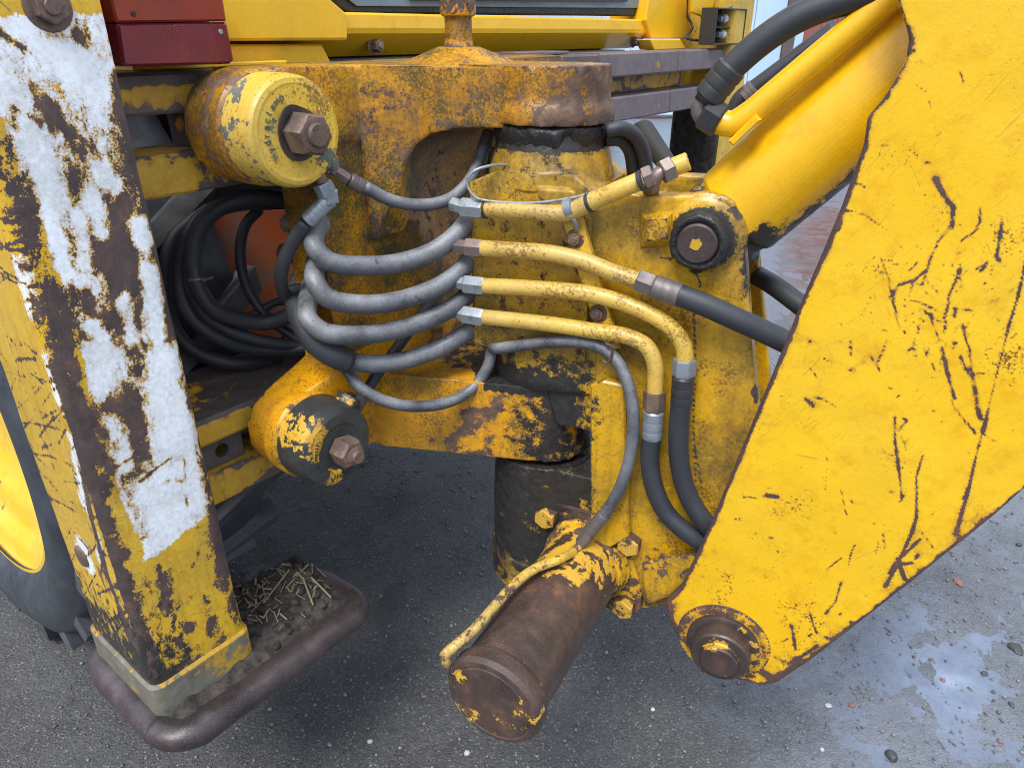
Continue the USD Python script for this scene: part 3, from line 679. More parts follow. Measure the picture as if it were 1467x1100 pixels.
# orange plate in the opening
op = np.array([onV(x, y, 1.42) for x, y in [(285, 330), (330, 302), (420, 300), (470, 330), (470, 520), (250, 520), (240, 400)]])
emit(BH, 'inner_cover', plate(np.stack([op @ U, op[:, 2]], 1), V * 1.42, U, Z, V, .006, .002), M['orange'], edge=False, label='faded orange cover plate behind the coiled hoses')

# ---- bodywork above the rails
BD = holder(BH, 'rear_body')
def panelV(pxs, v, thick, r=.004, bev=.003, dense=None):
    q = np.array([onV(x, y, v) for x, y in pxs]); return plate(round_poly(np.stack([q @ U, q[:, 2]], 1), r), V * v, U, Z, V, thick, bev, dense)
emit(BD, 'corner_panel', panelV([(150, -60), (480, -60), (475, 0), (500, 22), (499, 58), (200, 60), (160, 60)], 1.06, .10, .006, .004, .012), M['panel'])
emit(BD, 'lower_panel', panelV([(190, 64), (462, 64), (476, 92), (190, 96)], 1.075, .08, .004, .003, .012), M['panel'])
emit(BD, 'panel_foot', bar((.50, .745), (1.045, 1.12), (.9530, .9590), .002, .012), M['panel'])
# channel under the rear window: a folded sheet
cz = lambda y, v: onV(700, y, v)[2]
prof = [(1.115, .985 + .062), (1.085, 1.046), (1.080, 1.010), (1.084, .998), (1.135, .962), (1.20, .955)]
a0, a1 = .690, float(onV(933, 50, 1.112) @ U)
pv = []
prof = [(1.16, 1.030), (1.120, 1.031), (1.113, 1.027), (1.110, 1.006), (1.113, .997), (1.170, .958), (1.19, .955), (1.30, .955), (1.30, .965), (1.18, .967)]
chn = plate(np.array(prof), U * a0 + vec(0, 0, 0), V, Z, U, a1 - a0, .001)
chn = finer(chn, .02)
emit(BD, 'window_channel', chn, M['panel'], smooth=25)
emit(BD, 'side_panel', panelV([(935, -40), (990, -40), (990, 56), (934, 56), (925, 30)], 1.10, .12, .004, .003, .012), M['panel'])
emit(BD, 'panel_bracket', panelV([(931, 57), (975, 57), (985, 70), (938, 72)], 1.07, .05, .002, .002, .012), M['panel'])
WI = holder(BH, 'rear_window')
emit(WI, 'seal', panelV([(470, -60), (960, -60), (948, -5), (935, 24), (502, 20), (482, 6)], 1.135, .02, .01, .004), M['sealing'], edge=False)
emit(WI, 'pane', panelV([(478, -60), (950, -60), (938, -10), (925, 12), (512, 9), (492, -6)], 1.130, .004, .01, .001), M['window'], edge=False)
emit(WI, 'frame_strip', panelV([(585, -30), (900, -30), (900, 3), (590, 1)], 1.120, .008, .004, .001), M['black_box'], edge=False)
def bolt_on(parent, p, ax, af, h, mat, washer=True, name='bolt'):
    ms = [hexa(p, ax, af, h)]
    if washer: ms.append(rod(np.asarray(p) - np.asarray(ax) * .002, np.asarray(p) + np.asarray(ax) * .0015, af * .82, .001, 24))
    ms.append(rod(np.asarray(p) + np.asarray(ax) * h * .9, np.asarray(p) + np.asarray(ax) * h * 1.25, af * .28, .001, 16))
    emit(parent, name, cat(*ms), mat)
p = onV(536, 66, 1.13); bolt_on(BD, p, -V, .020, .018, M['nut'])
p = onV(907, 60, 1.13); bolt_on(BD, p, -V, .020, .018, M['nut'])

# ---- tail lamp
TL = holder(BH, 'tail_lamp')
lv = .952
def lamp(pxs, v, th, r, bev): 
    q = np.array([onV(x, y, v) for x, y in pxs]); return plate(round_poly(np.stack([q @ U, q[:, 2]], 1), r), V * v, U, Z, V, th, bev, .004)
cr, co = onV(262, 60, lv), onV(252, 5, lv)
rg = lambda c: {'rings': lambda p: np.minimum(np.linalg.norm(p - c, axis=1), .045)}
emit(TL, 'lens', lamp([(168, 34), (326, 32), (336, 86), (330, 92), (184, 96), (176, 92)], lv, .05, .004, .003), M['lens_red'], fields=rg(cr), label='dark red lower lens')
emit(TL, 'lens', lamp([(140, -80), (308, -80), (325.5, 31), (167, 33)], lv, .05, .003, .0025), M['lens_orange'], fields=rg(co), label='red orange upper lens')
emit(TL, 'housing', bar((.432, .600), (lv + .051, 1.055), (.972, 1.10), .004), M['black_box'], edge=False)
for x, y in ((316, 46), (191, 20)):
    p = onV(x, y, lv); emit(TL, 'screw', rod(p + V * .002, p - V * .0015, .0032, .0008, 20), M['zinc' if x > 250 else 'grease'], edge=False)

# ---- lamp box on the right with bare bulbs
LB = holder(BH, 'number_plate_lamp')
bv = .985
q = np.array([onV(x, y, bv) for x, y in [(1026, 14), (1065, 12), (1064, 63), (1026, 64)]]); lu0, lu1 = q[:, 0].min(), q[:, 0].max()
cu = (q @ U).mean(); czz = q[:, 2].mean(); hu = np.ptp(q @ U) / 2 * .94; hz = np.ptp(q[:, 2]) / 2 * .95
tk = .004
parts = [box(W(cu, bv + .045, czz), (U, Z, V), (hu, hz, tk / 2), .001)]
for s in (-1, 1):
    parts.append(box(W(cu + s * hu, bv + .022, czz), (U, Z, V), (tk / 2, hz + tk / 2, .025), .001))
    parts.append(box(W(cu, bv + .022, czz + s * hz), (U, Z, V), (hu - tk / 2 - .0005, tk / 2, .025), .001))
parts.append(box(W(cu, bv + .026, czz - .002), (U, Z, V), (hu - tk, .0012, .018), .0005))
emit(LB, 'housing', cat(*parts), M['black_box'], edge=False)
for s in (1, -1):
    c = W(cu - .012, bv + .024, czz + s * hz * .45)
    emit(LB, 'bulb', lathe(c - U * .004, U, [(.001, .034), (.010, .031), (.014, .022), (.013, .013), (.008, .004), (.0075, 0)][::-1], 24), M['lamp_glass'], smooth=True, edge=False)
    emit(LB, 'bulb_holder', lathe(c - U * .022, U, [(.008, 0), (.009, .003), (.009, .016), (.012, .018), (.012, .021), (.007, .0215)], 24), M['zinc'], edge=False)
emit(LB, 'clip', tube([W(cu, bv + .02, czz + hz + .003), W(cu + .02, bv + .01, czz + hz + .010), W(cu + .035, bv, czz + hz + .022)], .002, 8), M['zinc'], edge=False)
emit(BH, 'cable', tube([onV(985, -10, 1.1), onV(984, 20, 1.1), onV(992, 38, 1.08), onV(983, 54, 1.06), onV(1005, 58, 1.04), onV(1022, 52, 1.02)], .004, 10), M['hose_dark'], edge=False, label='thin black cable to the lamp box')
emit(BD, 'bent_sheet', panelV([(992, -30), (1035, -30), (1022, 10), (1018, 25), (1012, 27), (992, 18)], 1.05, .01, .004, .002, .01), M['panel'])

# ---- two stabiliser legs
def soften(l): return [(p_, w_ * (1.9 if w_ > 4.5 else 1.15), (s_ * (.80 if w_ > 4.5 else 1.0)) if s_ > 0 else s_ * .8) for p_, w_, s_ in l]
def leg(u0, u1, v0, v1, z0, z1, first):
    LG = holder(BH, 'stabilizer_leg', label='left stabiliser leg, white patch and rust over yellow' if first else 'right stabiliser leg, seen beyond the lamp box')
    r = .020
    prof = round_poly([(u0, v0), (u1, v0), (u1, v1), (u0, v1)], r, 7)
    step = .0035 if first else .012
    prof = resample(prof, step); k = len(prof)
    zz = np.arange(z0, z1, step); vs = np.vstack([np.c_[(prof[:, :1] * U + prof[:, 1:] * V)[:, :2], np.full(k, z)] for z in zz])
    j = np.arange(k); jn = (j + 1) % k; f = []
    for i in range(len(zz) - 1):
        a, b = i * k, (i + 1) * k; f += [np.stack([a + j, a + jn, b + jn], 1), np.stack([a + j, b + jn, b + j], 1)]
    m = trimesh.Trimesh(vs, np.vstack(f), process=False)
    top = trimesh.Trimesh(*trimesh.creation.triangulate_polygon(Polygon(prof), engine='earcut'), process=False) if False else None
    ts, tf = trimesh.creation.triangulate_polygon(Polygon(prof), engine='earcut')
    lid = trimesh.Trimesh(np.c_[(ts[:, :1] * U + ts[:, 1:] * V)[:, :2], np.full(len(ts), zz[-1])], tf, process=False)
    if m.face_normals[0] @ (W((u0 + u1) / 2, (v0 + v1) / 2, z0) - m.triangles_center[0]) > 0: m.invert()
    # dents
    p = np.array(m.vertices); n = np.array(m.vertex_normals)
    d = (meshkit.fbm(p * 9, 3, 4) - .5) * .004
    m.vertices = p + n * d[:, None]
    F = {'white': lambda p: np.full(len(p), -1.0), 'grime_shade': lambda p: .42 * (p @ U < u0 + .006) * (p[:, 2] < .80)}  # right leg: the shade on its left face is painted in by this field
    if first:
        F.pop('grime_shade')
        front = strokes_on(V, v0, soften([
            ([(-5, 180), (30, 275), (62, 370), (88, 480), (111, 589), (130, 665), (148, 740), (170, 830), (190, 890), (215, 965)], 11, .42),
            ([(60, 150), (110, 205), (150, 222), (200, 226)], 7, .34), ([(95, 215), (105, 260), (100, 330), (112, 380)], 13, .30), ([(120, 225), (128, 300), (118, 380), (140, 420)], 11, .28),
            ([(165, 110), (172, 150), (185, 190), (200, 225)], 6, .36), ([(148, 205), (170, 240), (190, 300), (175, 340), (185, 400)], 14, .28), ([(200, 240), (212, 300), (228, 360), (240, 420), (255, 500), (262, 560)], 11, .27),
            ([(120, 430), (150, 450), (190, 470), (196, 540), (190, 600), (200, 650)], 15, .27), ([(110, 470), (130, 560), (140, 620)], 12, .24), ([(170, 480), (178, 560), (186, 620)], 12, .25), ([(210, 470), (230, 500), (215, 530), (180, 590)], 8, .27), ([(150, 240), (160, 330), (165, 420)], 12, .22), ([(185, 300), (200, 420), (205, 520)], 11, .22), ([(215, 250), (225, 330)], 9, .25), ([(130, 540), (160, 570), (165, 640)], 12, .24), ([(75, 230), (120, 250), (170, 250)], 9, .22), ([(190, 560), (215, 600), (225, 640)], 9, .2),
            ([(268, 560), (285, 640), (300, 700), (310, 760), (322, 840), (340, 890)], 7, .34), ([(286, 600), (300, 690), (318, 770)], 4, .3),
            ([(62, 48), (80, 50), (90, 55)], 5, .4), ([(110, 52), (122, 55), (126, 62)], 6, .42), ([(0, 45), (15, 58), (32, 70)], 3.2, .36), ([(20, 155), (40, 165), (58, 178)], 4, .35), ([(68, 172), (72, 180)], 4, .36),
            ([(165, 640), (170, 690), (205, 760)], 9, .22), ([(165, 670), (190, 655), (203, 645)], 3.5, .36), ([(200, 690), (222, 672), (245, 655)], 2.4, .34), ([(238, 640), (255, 655)], 5, .36), ([(262, 620), (266, 700), (270, 730)], 2.4, .30), ([(215, 700), (250, 685), (262, 690)], 4, .25),
            ([(205, 800), (230, 815), (240, 880)], 5, .2), ([(295, 855), (300, 880), (305, 905)], 6, .35), ([(270, 895), (272, 900)], 5, .4), ([(250, 915), (262, 925)], 4, .36), ([(285, 790), (280, 805)], 4, .3), ([(240, 850), (225, 870)], 2.0, .3),
            ([(215, 965), (250, 960), (300, 935), (350, 890)], 7, .25),
            ([(60, 210), (70, 250), (82, 320), (92, 385)], 8, -.30), ([(150, 510), (152, 545)], 16, -.5), ([(238, 520), (242, 580), (252, 625)], 16, -.5), ([(215, 390), (222, 440), (226, 480)], 8, -.42), ([(112, 310), (126, 405)], 6, -.4), ([(176, 428), (184, 460)], 5, -.5), ([(185, 470), (186, 485)], 6, -.5), ([(138, 405), (148, 440)], 7, -.4), ([(135, 470), (150, 490)], 7, -.42), ([(165, 600), (180, 665)], 8, -.4), ([(150, 255), (165, 270)], 8, -.4), ([(198, 325), (206, 345)], 8, -.5), ([(130, 280), (145, 330)], 7, -.45),
        ]))
        rs = np.random.default_rng(5); ls = [([(-30, 130), (20, 300), (52, 390), (98, 590), (132, 745), (160, 840), (195, 940)], 9, .40), ([(110, 775), (112, 800), (118, 812)], 1, .1)]
        for _ in range(230):
            x0, y0 = rs.uniform(-30, 190), rs.uniform(200, 960); a = rs.choice([.35, .6, .9, 2.2, -.6]) + rs.normal(0, .25); L = rs.uniform(15, 75)
            bx = [(x0 + L * t * math.cos(a), y0 + L * t * math.sin(a) + 3 * math.sin(t * 4 + x0)) for t in (0, .35, .7, 1)]
            ls.append((bx, rs.uniform(.8, 2.6), rs.uniform(.26, .42)))
        left = strokes_on(U, u0, ls)
        low = lambda p: np.where(p[:, 2] < .30, (.30 - p[:, 2]) * .9 * np.exp(-((p @ U - u0) / .05) ** 2) * np.exp(-((p @ V - v0) / .10) ** 2), 0) + np.where((np.abs(p @ U - u0) < .01) & (p[:, 2] < .40), (.40 - p[:, 2]) * .45, 0) + np.where((np.abs(p @ V - v0) < .012) & (p[:, 2] < .36), .07, 0)
        mid_ = patch_on(V, v0, [[(40, 225), (100, 215), (200, 232), (232, 370), (262, 480), (275, 560), (235, 600), (190, 690), (160, 660), (118, 520), (90, 420), (60, 320)]], .03, .105)
        F['wear'] = lambda p: np.where(np.abs(p @ V - v0) < .012, mid_(p) + .06, 0) + front(p) + left(p) + .10 * np.exp(-np.minimum(np.abs(p @ U - u1), 1) / .012) + low(p)
        wf = patch_on(V, v0, [[(-30, 25), (152, 21), (165, 60), (180, 120), (200, 225), (232, 370), (262, 480), (286, 602), (300, 670), (298, 738), (268, 758), (240, 785), (206, 805), (198, 770), (172, 715), (150, 640), (118, 520), (98, 440), (60, 330), (30, 250), (0, 170), (-30, 140)]], .02)
        wl0 = patch_on(U, u0, [[(18, 372), (34, 366), (46, 425), (52, 455), (42, 450), (30, 410)], [(60, 478), (70, 492), (84, 560), (90, 590), (80, 575), (68, 525)], [(100, 628), (108, 640), (118, 690), (126, 735), (119, 720), (106, 665)], [(138, 760), (146, 785), (150, 812), (143, 806)], [(110, 768), (124, 780), (133, 812), (128, 818), (114, 800)]], .03)
        wl = lambda p: wl0(p) + .1
        F['grime_shade'] = lambda p: .05 + .22 * np.clip((.34 - p[:, 2]) / .2, 0, 1) * np.exp(-((p @ U - u0) / .09) ** 2)
        F['white'] = lambda p: np.maximum(wf(p), wl(p))
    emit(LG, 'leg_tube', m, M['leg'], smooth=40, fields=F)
    emit(LG, 'top_plate', lid, M['leg'], edge=False)
    e = .006
    co = plate(round_poly([(u0 - e, v0 - e), (u1 + e, v0 - e), (u1 + e, v1 + e), (u0 - e, v1 + e)], .022, 7), Z * (z0 - .073), U, V, Z, .078, .004, .006)
    emit(LG, 'collar', co, M['collar'], fields={'wear': lambda p: .10 * np.tanh((u0 + .10 - p @ U) / .05) + np.where(p[:, 2] < z0 - .05, .05, 0) - .16 * (p[:, 2] > z0 - .004)})
    return LG
LG1 = leg(.260, .420, .908, 1.122, .092, 1.30, True)
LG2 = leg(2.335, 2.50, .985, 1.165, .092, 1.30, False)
p = onV(68, 10, .908); bolt_on(LG1, p, -V, .030, .012, M['nut'])
p = onU(118, 796, .260); emit(LG1, 'plug', lathe(p + U * .004, -U, [(.019, 0), (.0185, .006), (.015, .0085), (.004, .009)], 28), M['nut'])
# foot pad: plate with a thick rolled rim, dirt inside
FT = holder(BH, 'stabilizer_foot')
fz, rr = .014, .028
fpoly = [(.253, .861), (.625, .861), (.621, .985), (.56, 1.03), (.40, 1.13), (.253, 1.13)]
rim = resample(round_poly(fpoly, [.05, .04, .05, .06, .06, .05], 8), .008)
rim3 = np.array([W(u, v, fz) for u, v in np.vstack([rim, rim[:2]])])
rmm = tube(rim3, rr, 28, raw=True); pr_ = np.array(rmm.vertices); pr_[:, 2] = fz + (pr_[:, 2] - fz) * .88; rmm.vertices = pr_ + np.array(rmm.vertex_normals) * ((meshkit.fbm(pr_ * 22, 4, 14) - .5) * .010)[:, None]
emit(FT, 'rim', rmm, M['foot'], smooth=True, fields={'grime_shade': lambda p: .12 - 6 * np.clip(p[:, 2] - .0, 0, .05)})
emit(FT, 'pad', plate(round_poly(fpoly, .05), Z * -.012, U, V, Z, .012, .002), M['foot'], edge=False)
# mud and straw lying on the pad
mu, mv = np.meshgrid(np.linspace(.265, .645, 110), np.linspace(.862, 1.10, 80), indexing='ij')
pp = np.stack([mu, mv, np.zeros_like(mu)], -1)
inn = shapely.distance(shapely.points(np.stack([mu, mv], -1)), Polygon(fpoly).buffer(.012).boundary); inn = np.where(shapely.contains_xy(Polygon(fpoly).buffer(.012), mu, mv), inn, 0)
dd = np.where(mv > .93, np.minimum(inn + .02, mv - .86), inn)
hz = .004 + .042 * np.clip(inn / .05, 0, 1) ** .6 * (.45 + .9 * meshkit.fbm(pp * 14, 4, 8)) + .016 * (meshkit.fbm(pp * 60, 3, 2) - .5)
hz += .045 * np.exp(-((mu - .55) ** 2 / .012 + (mv - 1.0) ** 2 / .004)) * np.clip(inn / .02, 0, 1)
mv3 = (mu[..., None] * U + mv[..., None] * V + hz[..., None] * Z).reshape(-1, 3)
i_, j_ = np.meshgrid(np.arange(109), np.arange(79), indexing='ij'); a = (i_ * 80 + j_).ravel()
g = G(); M['mud'] = g.done('dry_mud', base_color=g.mix(g.rng(g.noise(50.0, 6.0, .75), .38, .66), (.014, .012, .011), (.070, .057, .047)), roughness=.9, normal=g.bump(g.noise(160.0, 5.0, .7), .003))
emit('/World', 'mud', (mv3, np.stack([a, a + 80, a + 81, a + 1], 1)), M['mud'], smooth=True, edge=False, label='dark dried mud heaped on the stabiliser foot pad', category='mud', kind='stuff')
g = G(); M['straw'] = g.done('dry_straw', base_color=g.mix(g.add('geometry', 'random_per_island'), (.20, .16, .10), (.52, .44, .32)), roughness=.7)
rs = np.random.default_rng(12); sm = []
from scipy.interpolate import RegularGridInterpolator
hf = RegularGridInterpolator((mu[:, 0], mv[0]), hz, bounds_error=False, fill_value=.01)
for i in range(120):
    c = vec(rs.uniform(.45, .61), np.clip(rs.normal(.985, .035), .9, 1.06)); L = rs.uniform(.006, .02) if i > 16 else rs.uniform(.03, .08); a = rs.uniform(0, 6.28)
    ends = [c + L / 2 * s * vec(math.cos(a), math.sin(a)) for s in (-1, 0, 1)]; bend = rs.uniform(0, .006)
    ends = [ends[0], ends[2]]
    q = [W(e[0], e[1], max(float(hf((np.clip(e[0], .27, .64), np.clip(e[1], .87, 1.09)))), .01) + .004 + rs.uniform(0, .009)) for k, e in enumerate(ends)]
    sm.append(tube(q, rs.choice([.0006, .0008, .0011, .0018]), 5, .05))
emit('/World', 'straw', cat(*sm), M['straw'], smooth=True, edge=False, label='short broken stalks of straw strewn over the mud on the foot pad', category='straw', kind='stuff')
cds = []
for i in range(60):
    c = vec(rs.uniform(.44, .61), np.clip(rs.normal(.97, .05), .88, 1.05)); q_ = pebble(100 + i, rs.uniform(.003, .011), .8, 2)
    q_.apply_translation(W(c[0], c[1], float(hf((c[0], c[1]))) + .002)); cds.append(q_)
emit('/World', 'loose_soil', cat(*cds), M['mud'], smooth=True, edge=False, label='loose crumbs of soil among the straw on the foot pad', category='soil', kind='stuff')
cl = pebble(77, .038, .32, 3); c = onZ(372, 888, .045); cl.apply_translation(c)
emit('/World', 'clod', cl, M['mud'], smooth=True, edge=False, label='flat cracked clod of earth on the foot pad, beside the leg', category='clod')

# ---- rear wheel
WH = holder(BH, 'rear_wheel')
wc_ = W(0, 1.93, .36)
tp = [(.545, .318), (.575, .300), (.62, .284), (.665, .284), (.70, .300), (.715, .325), (.722, .36), (.722, .66), (.715, .70), (.66, .735), (.56, .71), (.54, .68)]
ty = lathe(wc_, U, [(r, u) for r, u in tp], 120, close=False)
emit(WH, 'tyre', ty, M['tyre'], smooth=50, edge=False)
rp = [(.543, .312), (.552, .312), (.556, .322), (.548, .334), (.530, .338), (.505, .346), (.490, .362), (.470, .372), (.440, .375), (.405, .385), (.37, .42), (.30, .43), (.20, .44), (.001, .44)]
emit(WH, 'rim', lathe(wc_, U, [(r, u) for r, u in rp][::-1], 120, close=False), M['rim'], smooth=60)
for i in range(22):          # tread lugs, two slanting rows
    for s in (0, 1):
        th = 2 * math.pi * (i + .5 * s) / 22
        if math.cos(th) > .6: continue
        e0, e1 = (.300, .50) if s == 0 else (.735, .535)
        def at(u, t, r): return wc_ + U * u + r * (math.sin(t) * -V + math.cos(t) * Z)
        q = []
        for u, t, w in ((e0, th, .045), (e1, th + .16, .035)):
            for dt in (-w, w): q += [at(u, t + dt, .70), at(u, t + dt * .7, .748)]
        emit(WH, 'tread_lug', pts_hull(np.array(q)), M['lug'], smooth=30, edge=False)
# ---- carriage casting that carries the swing post
CA = holder(BH, 'swing_carriage')
CU, CV = KU, KV
cu_, cl_ = .595, .399        # u of the clamps; z of the lower clamps
mir = lambda u: 2 * CU - u
def wslab(us, vs, zs): return np.array([W(u, v, z) for u in us for v in vs for z in zs])
def column(z0, z1, c=KV, r=.086): return disc(W(CU, c, z0), Z, r, z1 - z0, 48)
arm = pts_hull(wslab((.62, mir(.62)), (.875, .975), (.86, .957)), disc(W(cu_, .915, .881), V, .077, .06), disc(W(mir(cu_), .915, .881), V, .077, .06))
col = pts_hull(wslab((.655, mir(.655)), (.885, .975), (.33, .90)))
lower = pts_hull(wslab((.66, mir(.66)), (.885, .975), (.335, .50)), disc(W(cu_, .915, cl_), V, .070, .06), disc(W(mir(cu_), .915, cl_), V, .070, .06))
toplug = pts_hull(column(.880, .957), wslab((CU - .075, CU + .075), (.88, .95), (.872, .956)))
toprib = pts_hull(column(.885, .955, KV, .07), wslab((CU - .16, CU + .16), (.90, .95), (.70, .95)))
sideweb = pts_hull(wslab((CU - .20, CU - .13), (.872, .90), (.70, .956)), wslab((CU - .10, CU - .07), (.80, .90), (.90, .956)))
botlug = pts_hull(column(.318, .462), wslab((.72, mir(.72)), (.88, .95), (.325, .47)))
hump = pts_hull(disc(W(CU - .010, .845, .950), Z, .098, .004), disc(W(CU - .010, .845, .976), Z, .034, .002))
lip = pts_hull(column(.880, .897, KV, .094), column(.902, .912, KV, .086))
body = (arm + col + lower + toprib + sideweb - MF(lathe(K, Z, [(.10, .560), (.205, .562), (.226, .64), (.237, .72), (.236, .78), (.228, .815), (.212, .842), (.188, .860), (.15, .870), (.10, .873)], 90))) + toplug + botlug + hump + lip
# pocket under the top lug
pocket = pts_hull(disc(W(CU - .02, .862, .86), V * -1, .02, .2))
bore = Manifold.cylinder(1.2, .055, .055, 40).translate([float(K[0]), float(K[1]), .2])
cm = cast(body, .0075, 22, .0009, 3)
def cast_fields():
    def wear(p):
        x = p @ U; s = np.zeros(len(p))
        s += .12 * np.exp(-((p @ V - (KV - .085)) / .03) ** 2) * (p[:, 2] > .86)          # rubbed nose of the top lug
        s -= .05 * ((p[:, 2] < .62) & (p[:, 2] > .47))
        s += (p[:, 2] < .50) * np.clip((x - .74) / .1, 0, 1) * .10
        return s
    def grime_shade(p):
        d = np.hypot(p[:, 0] - K[0], p[:, 1] - K[1])
        return (.14 + .26 * meshkit.fbm(p * 16, 3, 2)) * (p[:, 2] < .48) * np.clip((p @ U - CU + .16) / .10, 0, 1) + .20 * np.exp(-np.maximum(d - .10, 0) / .02) * (p[:, 2] < .48) * np.clip((p @ U - CU + .02) / .05, 0, 1) + .22 * (p[:, 2] > .45) * (p[:, 2] < .48) * (d < .13)
    return {'wear': wear, 'grime_shade': grime_shade}
def split(m, z):
    return m
top = cm.slice_plane([0, 0, .52], [0, 0, 1], cap=False); bot = cm.slice_plane([0, 0, .52], [0, 0, -1], cap=False)
emit(CA, 'casting', top, M['cast'], smooth=60, fields=cast_fields(), label='stained and mossy upper casting')
emit(CA, 'lower_casting', bot, M['cast_low'], smooth=60, fields=cast_fields())
kb = W(CU - .010, .845, .975)
emit(CA, 'pin_knob', lathe(kb, Z, [(.026, 0), (.0225, .008), (.0215, .016), (.0215, .045), (.027, .048), (.0285, .053), (.0275, .068), (.020, .074), (.001, .075)], 40), M['cast'])
nb_ = kb + vec(.018, -.021, .060)
emit(CA, 'pin_hole', lathe(nb_ + unit(vec(.018, -.021, 0)) * -.004, unit(vec(.018, -.021, 0)), [(.0045, 0), (.0045, .004), (.003, .0042)], 16), M['grease'], edge=False)
for x, y in ((473, 402), (455, 350)):
    p = onV(x, y, .91); bolt_on(CA, p, -V * .8 + U * -.6, .022, .018, M['nut'])

# ---- hydraulic clamps
def clamp(z, dark):
    H = holder(BH, 'hydraulic_clamp', label='lower clamp, its cap mostly black with scraps of yellow' if dark else 'upper clamp, yellow cap chipped to grey')
    c = W(cu_, 0, z); R = .072 if not dark else .0715
    mt = M['clamp_dark' if dark else 'clamp']
    hm = lathe(c + V * .924, -V, [(R * .99, 0), (R * 1.06, .004), (R * 1.06, .026), (R * 1.02, .031), (R * .97, .033)], 72)
    emit(H, 'housing', finer(hm, .009), M['cast_low' if dark else 'cast'], fields={'wear': lambda p: np.full(len(p), -.05), 'grime_shade': lambda p: np.full(len(p), -.2)})
    if dark: pr = [(R, .0), (R, .030), (R * .985, .046), (R * .93, .061), (R * .82, .066), (R * .60, .0665), (R * .54, .064), (R * .40, .064), (.001, .064)]
    else: pr = [(R, .0), (R, .045), (R * .985, .054), (R * .93, .0605), (R * .85, .062), (R * .80, .0612), (R * .5, .0615), (.001, .0615)]
    cm_ = finer(lathe(c + V * .892, -V, pr, 90, close=False), .007)
    y0 = None
    fld = {}
    if dark:
        def wear(p):
            d = p - c; a = np.arctan2(d[:, 2], d @ U); r = np.hypot(d[:, 2], d @ U)
            return .17 - .20 * np.exp(-((np.abs(np.angle(np.exp(1j * (a - 2.6)))) / .75) ** 2)) * (r > .035) - .20 * np.exp(-((np.angle(np.exp(1j * (a + 1.95))) / .5) ** 2)) * (r > .028) + .15 * (r < .036)
        fld['wear'] = wear
    else:
        def wear(p):
            d = p - c; r = np.hypot(d[:, 2], d @ U); a = np.arctan2(d[:, 2], d @ U)
            return .07 * (r > R * .97) + .06 * np.exp(-((r - .030) / .01) ** 2) - .02 + .12 * np.exp(-((np.angle(np.exp(1j * (a + .75))) / .3) ** 2)) * (r > .045)
        fld['wear'] = wear
    emit(H, 'cap', cm_, mt, fields=fld)
    fv = .892 - (.0615 if not dark else .064); f0 = c + V * fv
    # bent tab washer, nut, stud
    if not dark:
        g_ = np.linspace(0, 2 * np.pi, 44, endpoint=False); wr = .034 + .0022 * np.sin(g_ * 3 + 1) + .004 * np.maximum(0, np.cos(g_ - 2.2)) ** 6
        lift_ = .010 * np.maximum(0, np.cos(g_ - 2.3)) ** 4 + .004 * np.maximum(0, np.cos(g_ + 1.0)) ** 3
        rings = [(wr, lift_ + 0.0), (wr, lift_ + .003), (wr * .6, np.full(44, .0035)), (wr * .2, np.full(44, .0035))]
        vs = np.vstack([f0 + (np.cos(g_) * r)[:, None] * U + (np.sin(g_) * r)[:, None] * Z - V * h[:, None] for r, h in rings]); k = np.arange(44); q = (k + 1) % 44; fs = []
        for i in range(3): fs += [np.stack([i * 44 + k, (i + 1) * 44 + q, i * 44 + q], 1), np.stack([i * 44 + k, (i + 1) * 44 + k, (i + 1) * 44 + q], 1)]
        emit(H, 'tab_washer', trimesh.Trimesh(vs, np.vstack(fs), process=False), M['pin'], smooth=50, edge=False)
        hn, af, sl = .036, .050, .0040
    else: hn, af, sl = .034, .043, .013
    o = f0 - V * .002
    emit(H, 'nut', cat(hexa(o, -V, af, hn, .13, .35), lathe(o - V * hn, -V, [(af * .46, -.003), (af * .44, .001), (af * .33, .0018), (af * .30, .0018)], 32)), M['nut'])
    emit(H, 'stud', lathe(o - V * (hn - .002), -V, [(af * .30, 0), (af * .30, .003 + sl * .6), (af * .27, .005 + sl), (.001, .006 + sl)] if not dark else [(af * .33, 0), (af * .33, .008), (af * .26, .010), (af * .25, .014), (af * .23, .016), (.001, .016)], 36), M['nut'])
    # port boss on the rim of the cap
    a = math.radians(-38 if not dark else 48)
    d = math.cos(a) * U + math.sin(a) * Z
    pb = c + V * (.892 - .030) + d * R * .86
    emit(H, 'port_boss', cast(pts_hull(disc(pb, d, .018, R * .30), disc(pb - V * .012, d, .012, R * .30)), .004, 6, .0003, 5), mt, fields={'wear': lambda p: np.full(len(p), .08 if not dark else .02)})
    return H, c, fv, pb + d * R * .30, d
C1 = clamp(.881, False)
C2 = clamp(.399, True)
# raised lettering round the upper cap, and the ticks on the lower one
H1, c1, fv1, _, _ = C1
def arc_text(H, c, fv, text, r, a0, step, h, mat, name='lettering'):
    ms = []
    for i, ch in enumerate(text):
        if ch == ' ': continue
        a = math.radians(a0 - step * i); rad = math.cos(a) * U + math.sin(a) * Z; tang = math.sin(a) * U - math.cos(a) * Z
        t = meshkit.text_mesh(ch, h, .0011); b = t.bounds; t.apply_translation([-(b[0, 0] + b[1, 0]) / 2, 0, 0]); v = np.array(t.vertices)
        ms.append(trimesh.Trimesh(c + V * fv + (r + v[:, 1:2]) * rad + v[:, :1] * tang - V * (v[:, 2:3] + .0002), t.faces, process=False))
    m = cat(*ms); emit(H, name, m, mat, smooth=False, edge=False)
arc_text(H1, c1, fv1, 'Hydraclamp', .0440, 212, 11.0, .0085, M['primer'])
H2, c2, fv2, _, _ = C2
tick = []
